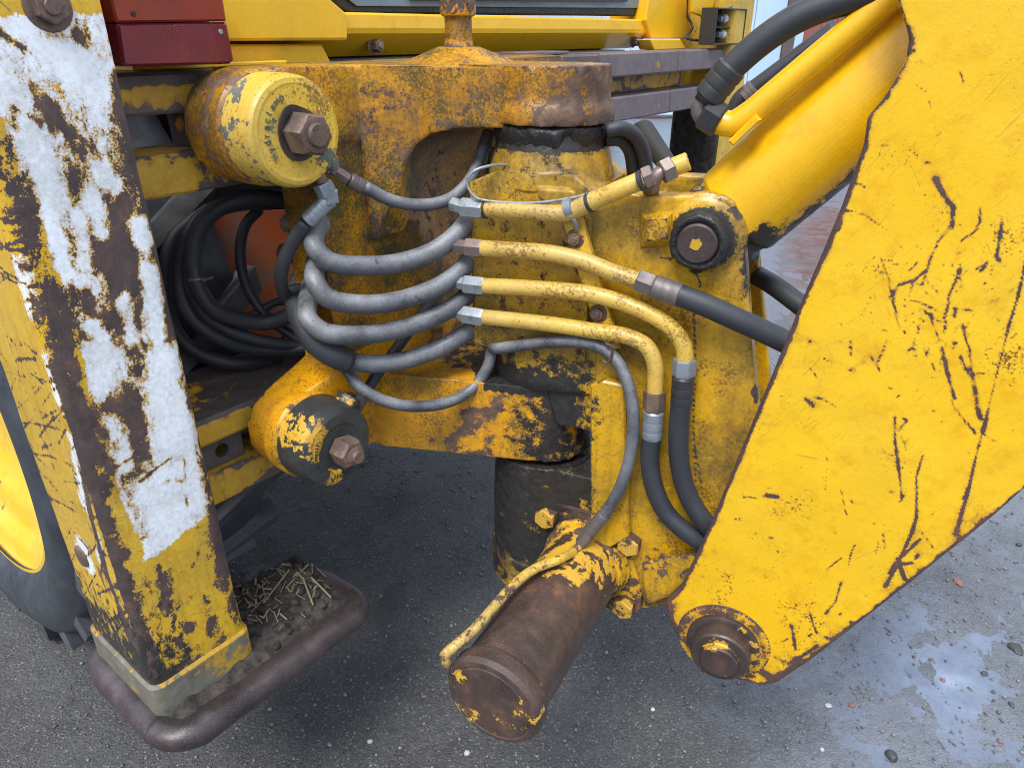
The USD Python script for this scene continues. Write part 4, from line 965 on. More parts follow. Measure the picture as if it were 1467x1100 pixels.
for k in range(12):
    a = math.radians(250 + 6 * k); rad = math.cos(a) * U + math.sin(a) * Z; tang = math.sin(a) * U - math.cos(a) * Z
    tick.append(box(c2 + V * (.892 - .0667) + rad * .050, (tang, rad, V), (.0008, .0035, .0006), .0002))
for k in range(9):
    a = math.radians(150 + 6 * k); rad = math.cos(a) * U + math.sin(a) * Z; tang = math.sin(a) * U - math.cos(a) * Z
    tick.append(box(c2 + V * (.892 - .0667) + rad * .047, (tang, rad, V), (.0008, .0028, .0006), .0002))
emit(H2, 'tick_marks', cat(*tick), M['grease'], smooth=False, edge=False)

# ---- swing post
SP = holder(BH, 'swing_post')
def kslab(ts, ns, zs): return np.array([Wk(KT + t, n, z) for t in ts for n in ns for z in zs])
def kcol(z0, z1, r): return disc(K + Z * z0, Z, r, z1 - z0, 48)
NF = .985
def kpoly(pts_, n0, th, r=.012, bev=.003, dense=None):
    q = np.array([onN(x, y, NF) for x, y in pts_]); return plate(round_poly(np.stack([q @ T, q[:, 2]], 1), r), N * n0, T, Z, N, th, bev, dense)
blk = pts_hull(kslab((-.097, .10), (NF - .004, KN + .08), (.528, .795)), kslab((-.05, .075), (NF - .004, KN + .08), (.528, .815)))
neck = pts_hull(kcol(.79, .805, .098), kcol(.82, .878, .079))
skirt = pts_hull(kcol(.463, .475, .092), kcol(.475, .56, .096), kslab((.0, .13), (NF + .004, KN + .05), (.475, .56)))
front_px = [(860, 268), (915, 280), (1035, 281), (1052, 290), (1064, 320), (1075, 470), (1087, 600), (1075, 700), (1055, 790), (1030, 845), (985, 862), (925, 872), (905, 800), (868, 700), (852, 592), (852, 520), (840, 300)]
fp_ = MF(kpoly(front_px, NF, .030, .014, .003))
rear = MF(kpoly([(840, 270), (1035, 282), (1055, 300), (1080, 520), (1087, 600), (1075, 700), (1050, 790), (985, 850), (905, 800), (852, 592)], NF + .15, .028, .014, .003))
web = pts_hull(kslab((.02, .17), (NF + .01, NF + .17), (.50, .775)), kslab((.05, .19), (NF + .01, NF + .17), (.40, .50)))
webl = pts_hull(kslab((.17, .25), (NF + .02, NF + .16), (.10, .40)))
bossr = MF(lathe(onN(1005, 341, NF) + N * .02, -N, [(.060, 0), (.060, .016), (.050, .024), (.036, .027), (.001, .027)], 48))
rib = MF(kpoly([(851, 545), (868, 538), (900, 545), (905, 760), (880, 775), (851, 768)], NF - .020, .03, .004, .003))
wedge = pts_hull(kslab((.02, .075), (NF - .012, NF), (.785, .795)), kslab((.055, .085), (NF - .012, NF), (.765, .77)), kslab((.0, .03), (NF + .02, NF + .04), (.81, .815)))
sb = [onN(x, y, NF - .022) for x, y in ((927, 315), (955, 313), (957, 342), (928, 345))]
sq0 = [onN(x, y, NF) for x, y in ((915, 304), (966, 302), (968, 354), (917, 356))]
squ = pts_hull(np.array(sb), np.array(sq0), np.array(sq0) + N * .01)
toe = pts_hull(np.array([onN(x, y, NF - d) for d in (.0, .028) for x, y in ((920, 805), (1000, 790), (1000, 835), (960, 845), (925, 868))]))
gus = pts_hull(np.array([onN(x, y, NF - d) for d, x, y in ((.0, 912, 740), (.055, 905, 742), (.055, 912, 890), (0, 920, 880), (0, 975, 800), (.0, 930, 740))]))
sw = blk + neck + skirt + rear + web + webl + toe
sm_ = cast(sw, .0065, 6, .0006, 11)
pin_p = onN(1005, 341, NF)
def post_grime(p):
    d = np.hypot(p[:, 0] - K[0], p[:, 1] - K[1]); s = np.zeros(len(p))
    s += .62 * np.clip((p[:, 2] - .842) / .015, 0, 1) * (d < .14)
    s += .50 * np.clip((.492 - p[:, 2]) / .02, 0, 1) * (d < .115)
    s += .55 * np.exp(-np.maximum(np.linalg.norm(p - (pin_p - N * .01), axis=1) - .036, 0) / .006)
    t = p @ T - KT
    s += .07 + .09 * np.clip((.14 - t) / .05, 0, 1) + .10 * np.clip((.56 - p[:, 2]) / .06, 0, 1) * np.clip((.16 - t) / .03, 0, 1)
    s += .30 * np.exp(-((t - .335) / .02) ** 2) * np.clip((p[:, 2] - .62) / .1, 0, 1)
    s += .33 * np.exp(-(np.abs(t - (pin_p @ T - KT)) / .010)) * (p[:, 2] < .73) * np.exp(-(.73 - p[:, 2]) / .05)
    return s
crack = strokes_on(N, NF, [([(994, 440), (996, 520), (993, 600), (996, 680), (1000, 730)], 1.6, .30), ([(996, 640), (1004, 690), (1008, 720)], 2.0, .26), ([(870, 585), (866, 600)], 7, .4), ([(885, 585), (884, 590)], 4, .4), ([(1050, 300), (1060, 312)], 4, .32), ([(1000, 395), (1003, 410)], 3, .3), ([(1080, 560), (1085, 575)], 4, .35), ([(968, 362), (960, 372), (945, 368)], 2, .3)])
emit(SP, 'post_casting', sm_, M['post'], smooth=45, fields={'grime_shade': post_grime, 'wear': lambda p: crack(p, .02) + .10 * (p[:, 2] < .30)})
low = cast(pts_hull(kcol(.06, .20, .097), kcol(.20, .305, .092)) + pts_hull(kcol(.02, .09, .101)) + pts_hull(kcol(.10, .30, .075), kslab((.05, .2), (NF + .02, KN + .05), (.10, .30))), .008, 8, .0008, 17)
pf = {'grime_shade': post_grime, 'wear': lambda p: crack(p, .02) + .10 * (p[:, 2] < .30)}
emit(SP, 'front_plate', kpoly(front_px, NF, .030, .014, .003, .0045), M['post'], smooth=45, fields=pf)
emit(SP, 'pin_boss', finer(tm(bossr), .008), M['post'], smooth=40, fields=pf)
emit(SP, 'side_rib', kpoly([(851, 545), (868, 538), (900, 545), (905, 760), (880, 775), (851, 768)], NF - .020, .019, .004, .003, .005), M['post'], smooth=40, fields=pf)
emit(SP, 'stop_block', cast(squ, .004, 2, .0003, 2), M['post'], smooth=40, fields={'wear': lambda p: .16 * ((p @ N) < NF - .0195)})
emit(SP, 'stiffener', cast(wedge, .005, 2, .0003, 2), M['post'], smooth=40)
emit(SP, 'lower_bearing', low, M['post'], smooth=50, fields={'grime_shade': lambda p: .12 + .42 * meshkit.fbm(p * 22, 4, 6) - .12 * np.clip((.12 - p[:, 2]) / .06, 0, 1) , 'wear': lambda p: .06 + 0 * p[:, 0]})
# grease squeezed out round the top bearing
gg = np.linspace(0, 2 * np.pi, 180, endpoint=False); ng = meshkit.fbm(np.stack([np.cos(gg) * 6, np.sin(gg) * 6, gg * 0], -1), 4, 5)
rings = []
for z_, rad in ((.881, .078), (.879, .0875), (.872, .0905), (.866, .089), (.860, .087), (.852, .084), (.846, .0805)):
    nn = meshkit.fbm(np.stack([np.cos(gg) * 9, np.sin(gg) * 9, np.full(180, z_ * 90)], -1), 4, 3)
    k_ = (.881 - z_) / .035
    rings.append(np.stack([K[0] + (rad + .007 * (nn - .5)) * np.cos(gg), K[1] + (rad + .007 * (nn - .5)) * np.sin(gg), z_ - k_ * .030 * (ng - .45) * 2], -1))
gv_ = np.vstack(rings); k = np.arange(180); q = (k + 1) % 180
gf_ = np.vstack([np.stack([i * 180 + k, (i + 1) * 180 + k, (i + 1) * 180 + q, i * 180 + q], 1) for i in range(len(rings) - 1)])
emit(SP, 'grease_ring', (gv_, gf_), M['grease'], smooth=True, edge=False, label='thick black grease pressed out under the top bearing')
emit(SP, 'swing_pin', rod(K + Z * .02, K + Z * .95, .045, .004, 40), M['pin'], edge=False)
# upper pin with a scrap of paint
emit(SP, 'pin', lathe(pin_p - N * .004, -N, [(.027, 0), (.027, .030), (.0245, .0325), (.001, .0325)], 48), M['pin_yellow'] if 'pin_yellow' in M else M['pin'], fields={'keep': lambda p: .42 * np.clip((.0165 - np.linalg.norm((p - pin_p) - N * ((p - pin_p) @ N)[:, None], axis=1)) / .004, -1, 1)})
gr = []
rs = np.random.default_rng(3)
g_ = np.linspace(0, 2 * np.pi, 60, endpoint=False)
rr1 = .0375 + .005 * (meshkit.fbm(np.stack([np.cos(g_) * 4, np.sin(g_) * 4, g_ * 0], -1), 4, 9) - .4); rings = [(rr1 * 0 + .026, .027), (rr1 * .86, .033), (rr1, .029), (rr1 * 1.05, .020)]
vs = np.vstack([pin_p + (np.cos(g_) * r)[:, None] * T + (np.sin(g_) * r)[:, None] * Z - N * h for r, h in rings]); k = np.arange(60); q = (k + 1) % 60
emit(SP, 'grease_ring', (vs, np.vstack([np.stack([i * 60 + k, i * 60 + q, (i + 1) * 60 + q, (i + 1) * 60 + k], 1) for i in range(3)])), M['grease'], smooth=True, edge=False, label='ring of black grease round the upper pin')
# strap that holds the pipes, with bolts
st_ = [onN(x, y, NF - .020) for x, y in ((805, 314), (833, 314), (888, 500), (862, 500))]
q = np.array(st_); emit(SP, 'pipe_strap', plate(np.stack([q @ T, q[:, 2]], 1), N * (NF - .020), T, Z, N, .012, .001, .008), M['strap'])
for x, y in ((824, 342), (857, 449)):
    p = onN(x, y, NF - .020); bolt_on(SP, p, -N, .017, .008, M['bolt_paint'])
for t_, s_ in (('2', (775, 285)), ):
    pass

# ---- boom
BO = holder(BH, 'boom')
NB = .930
bpx = [(1390, -420), (1300, -160), (1285, -60), (1287, 5), (1300, 42), (1303, 58), (1297, 90), (1281, 118), (1266, 142), (1243, 170), (1241, 186), (1238, 208), (1225, 245), (1205, 300), (1180, 360), (1150, 430), (1120, 505), (1085, 590), (1050, 675), (1018, 752), (985, 822), (975, 842), (954, 862), (958, 885), (970, 912), (990, 940), (1012, 958), (1060, 974), (1092, 982), (1112, 978), (1160, 946), (1300, 838), (1420, 742), (1500, 672), (1640, 540), (1800, -60), (1800, -420)]
q = np.array([onN(x, y, NB) for x, y in bpx]); bp2 = np.stack([q @ T, q[:, 2]], 1)
bp2 = round_poly(bp2, .014, 4)
bm = plate(bp2, N * NB, T, Z, N, .016, .0022, .0030)
ST = [
 ([(1339, 256), (1356, 286), (1366, 296), (1364, 326)], 3.6, .34), ([(1364, 323), (1346, 343), (1335, 367), (1329, 383)], 1.6, .30), ([(1404, 296), (1404, 318), (1397, 332), (1376, 346)], 2.2, .32), ([(1436, 313), (1433, 336), (1428, 367), (1432, 374)], 2.4, .33),
 ([(1211, 301), (1241, 309), (1268, 328)], 1.2, .30), ([(1268, 328), (1292, 356)], .7, .24), ([(1263, 370), (1272, 397), (1277, 420), (1283, 447), (1288, 471)], 1.9, .30), ([(1275, 372), (1282, 362)], 1.2, .28), ([(1332, 370), (1329, 385), (1309, 402), (1288, 408), (1275, 424)], 2.3, .31), ([(1329, 385), (1324, 400), (1335, 410), (1345, 420)], 1.2, .27), ([(1309, 402), (1302, 425)], 1.4, .27),
 ([(1374, 390), (1359, 424), (1359, 435), (1353, 455)], 1.8, .31), ([(1376, 385), (1374, 392)], 2.2, .36), ([(1325, 447), (1345, 461), (1352, 459)], 1.4, .28), ([(1330, 450), (1340, 470), (1345, 490)], .9, .24), ([(1316, 465), (1315, 478)], 1.6, .3), ([(1310, 486), (1308, 503)], 1.7, .32), ([(1303, 430), (1318, 433), (1332, 440)], 1.2, .27), ([(1355, 460), (1353, 475)], 1.5, .3), ([(1368, 440), (1367, 453)], 1.8, .32),
 ([(1349, 498), (1356, 528), (1360, 545), (1368, 572)], 3.0, .33), ([(1366, 565), (1364, 580), (1379, 599), (1398, 622)], 1.9, .30), ([(1379, 466), (1389, 504), (1393, 535)], 2.0, .30), ([(1383, 527), (1394, 540), (1401, 585), (1405, 600)], 4.0, .33), ([(1376, 511), (1380, 522), (1390, 535), (1410, 535)], 2.6, .33), ([(1398, 585), (1408, 605)], 1.2, .28), ([(1370, 490), (1368, 494)], 2.0, .34),
 ([(1282, 597), (1282, 632), (1286, 655), (1292, 713)], 2.4, .32), ([(1295, 600), (1299, 602), (1288, 616)], 2.2, .31), ([(1290, 625), (1296, 640), (1299, 630)], 1.6, .29), ([(1322, 652), (1313, 683), (1313, 740), (1306, 764), (1294, 790), (1285, 810), (1268, 840)], 2.3, .32), ([(1318, 772), (1300, 790), (1290, 800)], 2.2, .32), ([(1286, 800), (1296, 830)], 3.4, .32), ([(1312, 800), (1315, 795)], 2.2, .34), ([(1290, 808), (1306, 806)], 3.0, .32), ([(1275, 820), (1283, 806)], 2.4, .32),
 ([(1480, 340), (1467, 385), (1458, 425), (1444, 470), (1432, 520), (1420, 570), (1408, 620), (1398, 655), (1387, 705), (1377, 737), (1369, 765)], 1.9, .33), ([(1414, 600), (1408, 620)], 3.2, .33), ([(1424, 582), (1434, 605)], .9, .27), ([(1408, 622), (1425, 632)], 1.6, .3), ([(1386, 700), (1382, 715)], 2.8, .3), ([(1465, 490), (1463, 520)], 1.3, .3), ([(1400, 385), (1415, 375)], 1.5, .3), ([(1405, 388), (1412, 380)], 2.6, .33),
 ([(1099, 709), (1113, 711)], 4.5, .36), ([(1065, 711), (1085, 713)], 1.6, .33), ([(1205, 834), (1197, 862), (1183, 878)], 2.2, .32), ([(1225, 780), (1220, 790), (1215, 811)], 1.5, .32), ([(1205, 799), (1195, 808), (1184, 817)], 1.4, .31), ([(1154, 571), (1165, 581)], 2.0, .3), ([(1167, 568), (1185, 575), (1200, 585)], 1.1, .28), ([(1185, 670), (1182, 705)], 1.0, .27), ([(1204, 698), (1212, 735)], 1.3, .28), ([(1211, 732), (1213, 737)], 1.8, .32), ([(1275, 704), (1279, 705)], 2.2, .34), ([(1335, 589), (1339, 590)], 1.8, .32),
 ([(1263, 242), (1265, 242)], 1.9, .36), ([(1328, 234), (1330, 234)], 1.6, .36), ([(1308, 75), (1310, 75)], 1.3, .34), ([(1161, 880), (1166, 897), (1170, 905)], 2.2, .32), ([(1134, 895), (1140, 930)], 2.4, .31), ([(1110, 940), (1130, 950), (1170, 925)], 4.5, .24), ([(1090, 960), (1110, 972), (1150, 948)], 9, .27), ([(1030, 962), (1080, 968)], 5, .24), ([(1265, 765), (1268, 785)], 1.4, .3), ([(1110, 850), (1112, 852)], 1.5, .3), ([(955, 865), (962, 890), (975, 912)], 6, .26), ([(1221, 250), (1180, 345), (1120, 490), (1050, 660), (985, 812)], 2.6, .22)]
rs = np.random.default_rng(22)
for _ in range(75):
    x0, y0 = rs.normal(1325, 55), rs.normal(440, 50); a = rs.choice([1.2, 1.7, 2.3, .6]) + rs.normal(0, .3); L = rs.uniform(3, 22)
    ST.append(([(x0, y0), (x0 + L * .5 * math.cos(a) + rs.normal(0, 1), y0 + L * .5 * math.sin(a)), (x0 + L * math.cos(a), y0 + L * math.sin(a))], rs.uniform(.5, 1.1), rs.uniform(.22, .31)))
for _ in range(40):
    x0, y0 = rs.uniform(1090, 1260), rs.normal(930, 30) - 0; L = rs.uniform(0, 8)
    ST.append(([(x0, y0), (x0 + L, y0 - L * .6)], rs.uniform(.8, 2.2), rs.uniform(.22, .32)))
rs = np.random.default_rng(21)
for _ in range(130):
    x0, y0 = rs.uniform(1000, 1460), rs.uniform(20, 940); a = rs.uniform(0, 3.14); L = rs.uniform(0, 6) if rs.random() < .6 else rs.uniform(8, 38)
    ST.append(([(x0, y0), (x0 + L * .5 * math.cos(a) + 1, y0 + L * .5 * math.sin(a)), (x0 + L * math.cos(a), y0 + L * math.sin(a))], rs.uniform(.5, 1.1) if L > 7 else rs.uniform(.5, 1.5), rs.uniform(.20, .28)))
ST = [(a_, w_ * 1.05, s_) for a_, w_, s_ in ST]
bs = strokes_on(N, NB, ST)
bv_ = np.array(bm.vertices); bm.vertices = bv_ + N * (((meshkit.fbm(bv_ * 7, 3, 41) - .5) * .006)[:, None])
emit(BO, 'side_plate', bm, M['boom'], smooth=40, fields={'wear': lambda p: bs(p, .006) + np.clip((.97 - p[:, 2]) / .08, 0, 1) * .30 * np.exp(-shapely.distance(shapely.points(np.stack([p @ T, p[:, 2]], 1)), Polygon(bp2).boundary) / .0032) + .10 * np.exp(-shapely.distance(shapely.points(np.stack([p @ T, p[:, 2]], 1)), Polygon(bp2).boundary) / .02)})
pc = onN(1036, 918, NB)
emit(BO, 'pin_boss', finer(lathe(pc + N * .004, -N, [(.076, 0), (.074, .006), (.066, .0075), (.062, .0080), (.001, .0081)], 64), .01), M['boom'], fields={'wear': lambda p: .10 + .12 * np.exp(-((np.linalg.norm(p - pc, axis=1) - .062) / .01) ** 2)})
emit(BO, 'thrust_ring', lathe(pc - N * .003, -N, [(.058, 0), (.058, .007), (.054, .0095), (.046, .010), (.001, .010)], 64), M['pin'], fields={'keep': lambda p: .10 * np.tanh(((p - pc) @ T) / .02)})
emit(BO, 'pivot_pin', lathe(pc - N * .012, -N, [(.0465, 0), (.0465, .024), (.044, .027), (.031, .027), (.0295, .029), (.0295, .036), (.027, .0385), (.001, .0385)], 64), M['pin'], fields={'keep': lambda p: .13 * np.exp(-(((np.linalg.norm((p - pc) - N * ((p - pc) @ N)[:, None], axis=1) - .030) / .004) ** 2)) - .05})
emit(BO, 'grease_nipple', cat(hexa(pc - N * .012 - Z * .050 - T * .022, -Z, .012, .010), rod(pc - N * .012 - Z * .058 - T * .022, pc - N * .012 - Z * .068 - T * .022, .004)), M['nut'], edge=False)

# ---- boom cylinder, leaning up to the right behind the boom plate
BC = holder(BH, 'boom_cylinder')
NC = NF + .075
ca, cb = onN(1046, 312, NC), onN(1290, 98, NC)
ax = unit(cb - ca); ca2 = ca - ax * .0; RC = .070
dn = unit(-Z + ax * (ax @ Z))
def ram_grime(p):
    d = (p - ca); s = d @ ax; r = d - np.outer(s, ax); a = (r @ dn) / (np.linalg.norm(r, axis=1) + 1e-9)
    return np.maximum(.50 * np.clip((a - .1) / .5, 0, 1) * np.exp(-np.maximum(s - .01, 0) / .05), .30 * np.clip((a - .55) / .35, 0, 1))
barrel = lathe(ca + ax * .012, ax, [(RC * .80, -.01), (RC * .97, 0), (RC, .006), (RC, .9), (RC * .9, .905)], 72)
emit(BC, 'barrel', finer(barrel, .02), M['ram_paint'], smooth=40, fields={'grime_shade': lambda p: ram_grime(p)})
emit(BC, 'end_eye', cast(pts_hull(disc(pin_p + N * .045, N, .060, .07), disc(ca + ax * .004, ax, RC * .92, .01)), .008, 5, .0006, 4), M['post'], fields={'grime_shade': lambda p: .45 + 0 * p[:, 0] - .25 * np.clip(((p - ca) @ Z) / .05, 0, 1)})
gl_ = pts_hull(disc(ca - ax * .03 + N * .0 + vec(0, 0, -.01), ax, RC * .9, .03), disc(pin_p + N * .05 - Z * .02 + T * .02, N, .05, .05))
emit(BC, 'grease_mass', cast(gl_, .007, 4, .004, 31), M['grease'], smooth=True, edge=False, label='caked black grease at the foot of the cylinder')
# ---- pipe and thick hose along the cylinder
def off(px_, py_, n): return onN(px_, py_, n)

# ---- swing ram: horizontal cylinder pointing at the viewer
RA = holder(BH, 'swing_cylinder')
rb, ra_ = vec(.122, .9965, .133), vec(-.033, .708, .133)
rax = unit(ra_ - rb); rL = np.linalg.norm(ra_ - rb)
rm = finer(lathe(rb - rax * .03, rax, [(.070, 0), (.071, .004), (.071, rL - .01), (.0755, rL - .008), (.0775, rL - .002), (.0775, rL + .018), (.072, rL + .025), (.066, rL + .0262), (.064, rL + .0248), (.0625, rL + .0248), (.0605, rL + .0262), (.001, rL + .0265)], 80), .012)
emit(RA, 'barrel', rm, M['ram_rust'], smooth=35, fields={'keep': lambda p: np.where((p - rb) @ rax < .17, .19 * np.clip(1 - ((p - rb) @ rax - .04 - .05 * (p[:, 2] - .17) / .04) / .07, -.6, 1), -.02 + .06 * ((p - rb) @ rax > rL - .06))})
fl = finer(lathe(rb - rax * .045, rax, [(.082, 0), (.084, .003), (.084, .016), (.081, .019), (.078, .034), (.074, .040)], 64), .01)
emit(RA, 'neck_ring', fl, M['flange'], smooth=35, fields={'grime_shade': lambda p: .12 + 0 * p[:, 0]})
side = np.cross(rax, Z)
fbase = rb - rax * .050
def fl_at(a, r): return fbase + r * (math.cos(a) * side + math.sin(a) * Z)
bolts = [(math.radians(138), .108), (math.radians(42), .108), (math.radians(-42), .108), (math.radians(222), .108)]
if True:
    sd = side if px(fbase + side * .1)[0] > px(fbase)[0] else -side; side = sd
fh = pts_hull(disc(fbase, rax, .088, .016), *[disc(fl_at(a, r), rax, .028, .016) for a, r in bolts])
fm = cast(fh, .006, 5, .0006, 8)
emit(RA, 'flange', fm, M['flange'], smooth=40, fields={'wear': lambda p: .09 + .08 * np.tanh(((p - fbase) @ -side) / .05), 'grime_shade': lambda p: .30 * np.clip(((p - fbase) @ -side) / .06, 0, 1)})
for a, r in bolts:
    p = fl_at(a, r) + rax * .015
    emit(RA, 'bolt', hexa(p, rax, .036, .024, .1), M['bolt_paint'], fields={'keep': lambda q, p=p: .16 * (((q - p) @ rax) > .020)})
emit(RA, 'mount', pts_hull(disc(fbase - rax * .001, -rax, .080, .03), *[disc(fl_at(a, r) - rax * .001, -rax, .024, .02) for a, r in bolts[1:3]], np.array([onN(x, y, NF + .02) for x, y in ((900, 745), (960, 760), (930, 870))])), M['post'], edge=False)

# ---- hoses and pipes
def hose(name, pts_, r, mat, label=None, fit=(), parent=None, seg=20):
    H = holder(parent or BH, name, label=label)
    emit(H, 'hose', tube(pts_, r, seg), M[mat], smooth=True, edge=False)
    return H
def ferr(H, a, b, r, mat='ferrule', name='ferrule'):
    a, b = np.asarray(a, float), np.asarray(b, float); L = np.linalg.norm(b - a)
    emit(H, name, lathe(a, b - a, [(r * .86, 0), (r, L * .06), (r, L * .30), (r * .955, L * .33), (r * .955, L * .37), (r, L * .40), (r, L * .62), (r * .955, L * .65), (r * .955, L * .70), (r, L * .73), (r, L * .94), (r * .88, L)], 28), M[mat], edge=False)
def nut(H, a, b, af, mat='steel', name='nut', rot=0.2):
    a, b = np.asarray(a, float), np.asarray(b, float); L = np.linalg.norm(b - a)
    emit(H, name, hexa(a, b - a, af, L, .10, rot), M[mat], edge=False)
def pv_(lst): return [onV(x, y, v) for x, y, v in lst]
def pn_(lst): return [onN(x, y, n) for x, y, n in lst]
R1 = .0150
hs = [
  ([(462, 300, .93), (455, 325, .885), (450, 352, .858), (470, 374, .840), (520, 381, .815), (575, 376, .79), (625, 358, .765), (655, 335, .75), (672, 316, .745), (690, 300, .75)], 'topmost of the four grey hoses that sweep from the frame to the swing post'),
  ([(456, 352, .93), (452, 380, .88), (452, 405, .852), (470, 427, .835), (515, 436, .81), (570, 431, .785), (625, 412, .76), (655, 392, .748), (673, 373, .745), (690, 355, .75)], 'second from the top of the four grey hoses that sweep to the swing post'),
  ([(446, 405, .93), (441, 432, .885), (442, 458, .855), (465, 476, .835), (515, 480, .81), (570, 472, .785), (625, 453, .76), (655, 435, .748), (675, 418, .745), (692, 406, .75)], 'third from the top of the four grey hoses that sweep to the swing post'),
  ([(430, 400, 1.0), (425, 430, .95), (440, 475, .89), (470, 503, .855), (505, 518, .835), (560, 520, .805), (615, 505, .775), (650, 488, .755), (678, 470, .748), (694, 455, .752)], 'lowest of the four grey hoses that sweep to the swing post')]
for i, (pl, lab) in enumerate(hs):
    H = hose('hydraulic_hose', pv_(pl), R1, 'hose', lab, seg=24)
    if i == 0: 
        p = pv_(pl); ferr(H, p[0] + (p[0] - p[1]) * .1, p[1] + (p[1] - p[2]) * .0, R1 * 1.12, 'zinc')
emit(BH, 'hose_sleeve', tube(pv_([(425, 420, .94), (432, 455, .895), (450, 487, .866), (478, 508, .845), (500, 517, .836)]), R1 * 1.35, 20), M['hose_dark'], smooth=True, edge=False, label='black wrap on the lowest grey hose')
# top thin hose from the upper clamp
_, _, _, po, pd_ = C1
H = hose('hydraulic_hose', pv_([(522, 268, .835), (560, 287, .82), (600, 294, .80), (640, 287, .78), (668, 265, .77), (685, 235, .77), (694, 210, .775)]), .0095, 'hose', 'thin hose from the upper clamp to the swing post')
a, b, c, d = pv_([(466, 236, .862), (480, 244, .858), (500, 257, .848), (528, 272, .838)])
nut(H, a, b, .018); nut(H, b, c, .015, 'steel', 'nut', .5); ferr(H, c, d, .0112)
a, b = pv_([(692, 216, .775), (701, 190, .78)]); ferr(H, a, b, .0112)
emit(BH, 'hose_fitting', cat(rod(*pv_([(706, 246, .80), (710, 212, .80)]), .011, .002), hexa(onV(706, 250, .80), onV(710, 212, .80) - onV(706, 250, .80), .022, .014)), M['ferrule'], edge=False, label='stubby fitting beside the neck of the swing post')
# zinc elbow and dark hose going down
H = hose('hydraulic_hose', pv_([(438, 318, .86), (420, 345, .88), (405, 380, .90), (403, 410, .92), (418, 435, .95)]), .0098, 'hose_dark', 'short dark hose hanging from the bright elbow under the upper clamp')
e1 = pv_([(461, 262, .838), (470, 280, .836)]); e2 = pv_([(474, 284, .835), (462, 298, .842), (440, 317, .858)])
nut(H, e1[0], e1[1], .024, 'zinc'); emit(H, 'elbow', cat(box((e1[1] + e2[0]) / 2, (U, Z, V), (.010, .010, .010), .003), rod(e1[1] - (e1[1] - e1[0]) * .1, e2[0], .009)), M['zinc'], edge=False); ferr(H, e2[0], e2[2], .0118, 'zinc')
emit(H, 'adaptor', rod(*pv_([(458, 250, .84), (461, 263, .838)]), .008), M['nut'], edge=False)
# hose from the lower clamp up behind
_, _, _, po2, pd2 = C2
H = hose('hydraulic_hose', pv_([(522, 565, .847), (545, 530, .845), (575, 490, .85), (600, 455, .87), (620, 430, .88)]), .0095, 'hose_dark', 'dark hose rising from the lower clamp behind the grey hoses')
a, b = pv_([(507, 588, .862), (524, 562, .845)]); ferr(H, a, b, .0115); nut(H, po2, a, .017, 'pin')
emit(H, 'plug', cat(hexa(po2 + U * .018 - Z * .018, pd2, .014, .014)), M['pin'], edge=False)
# thin hose that loops below and runs to the swing cylinder
H = hose('hydraulic_hose', pv_([(480, 500, .90), (495, 528, .86), (520, 558, .825), (560, 577, .795), (605, 582, .765), (650, 573, .74), (683, 550, .725), (700, 522, .715), (705, 500, .712)]) + pn_([(716, 499, NF - .020), (745, 495, NF - .022), (800, 489, NF - .022), (845, 492, NF - .022), (875, 507, NF - .022), (896, 540, NF - .030), (907, 590, NF - .034), (903, 650, NF - .038), (885, 705, NF - .040), (862, 742, NF - .042)]), .0098, 'hose', 'long thin hose looping under the grey hoses and down to the swing cylinder')
a, b, c = pn_([(866, 736, NF - .042), (845, 762, NF - .045), (832, 778, NF - .048)]); ferr(H, a, b, .0118); nut(H, b, c, .020, 'ferrule')
ringp = onN(870, 505, NF - .022); emit(H, 'tie', tube([onN(867, 492, NF - .036), onN(877, 497, NF - .036), onN(870, 520, NF - .034), onN(863, 516, NF - .034)], .0018, 6), M['bolt_paint'], edge=False)
tpth = [onN(834, 775, NF - .048), onN(822, 790, NF - .055)]
up = lambda s, h: rb + rax * s + Z * (.071 + h)
def ray_at_h(x, y, z): return onZ(x, y, z)
tp_ = [onN(836, 772, NF - .047), onN(826, 786, NF - .056), ray_at_h(800, 801, .222), ray_at_h(765, 815, .220), ray_at_h(735, 838, .216), ray_at_h(705, 872, .210), ray_at_h(675, 905, .204), ray_at_h(648, 928, .196), ray_at_h(637, 938, .186), ray_at_h(640, 950, .170)]
PP = holder(BH, 'hydraulic_pipe', label='rusty bent pipe lying along the swing cylinder')
emit(PP, 'pipe', tube(tp_, .0078, 16), M['pipe'], smooth=True, edge=False, fields={'wear': lambda p: .17 + 0 * p[:, 0]})

def pipe(lab, pts_, r=.0122, fields=None):
    P_ = holder(BH, 'hydraulic_pipe', label=lab)
    emit(P_, 'pipe', tube(pts_, r, 22), M['pipe'], smooth=True, edge=False, fields=fields)
    return P_
NP = NF - .030
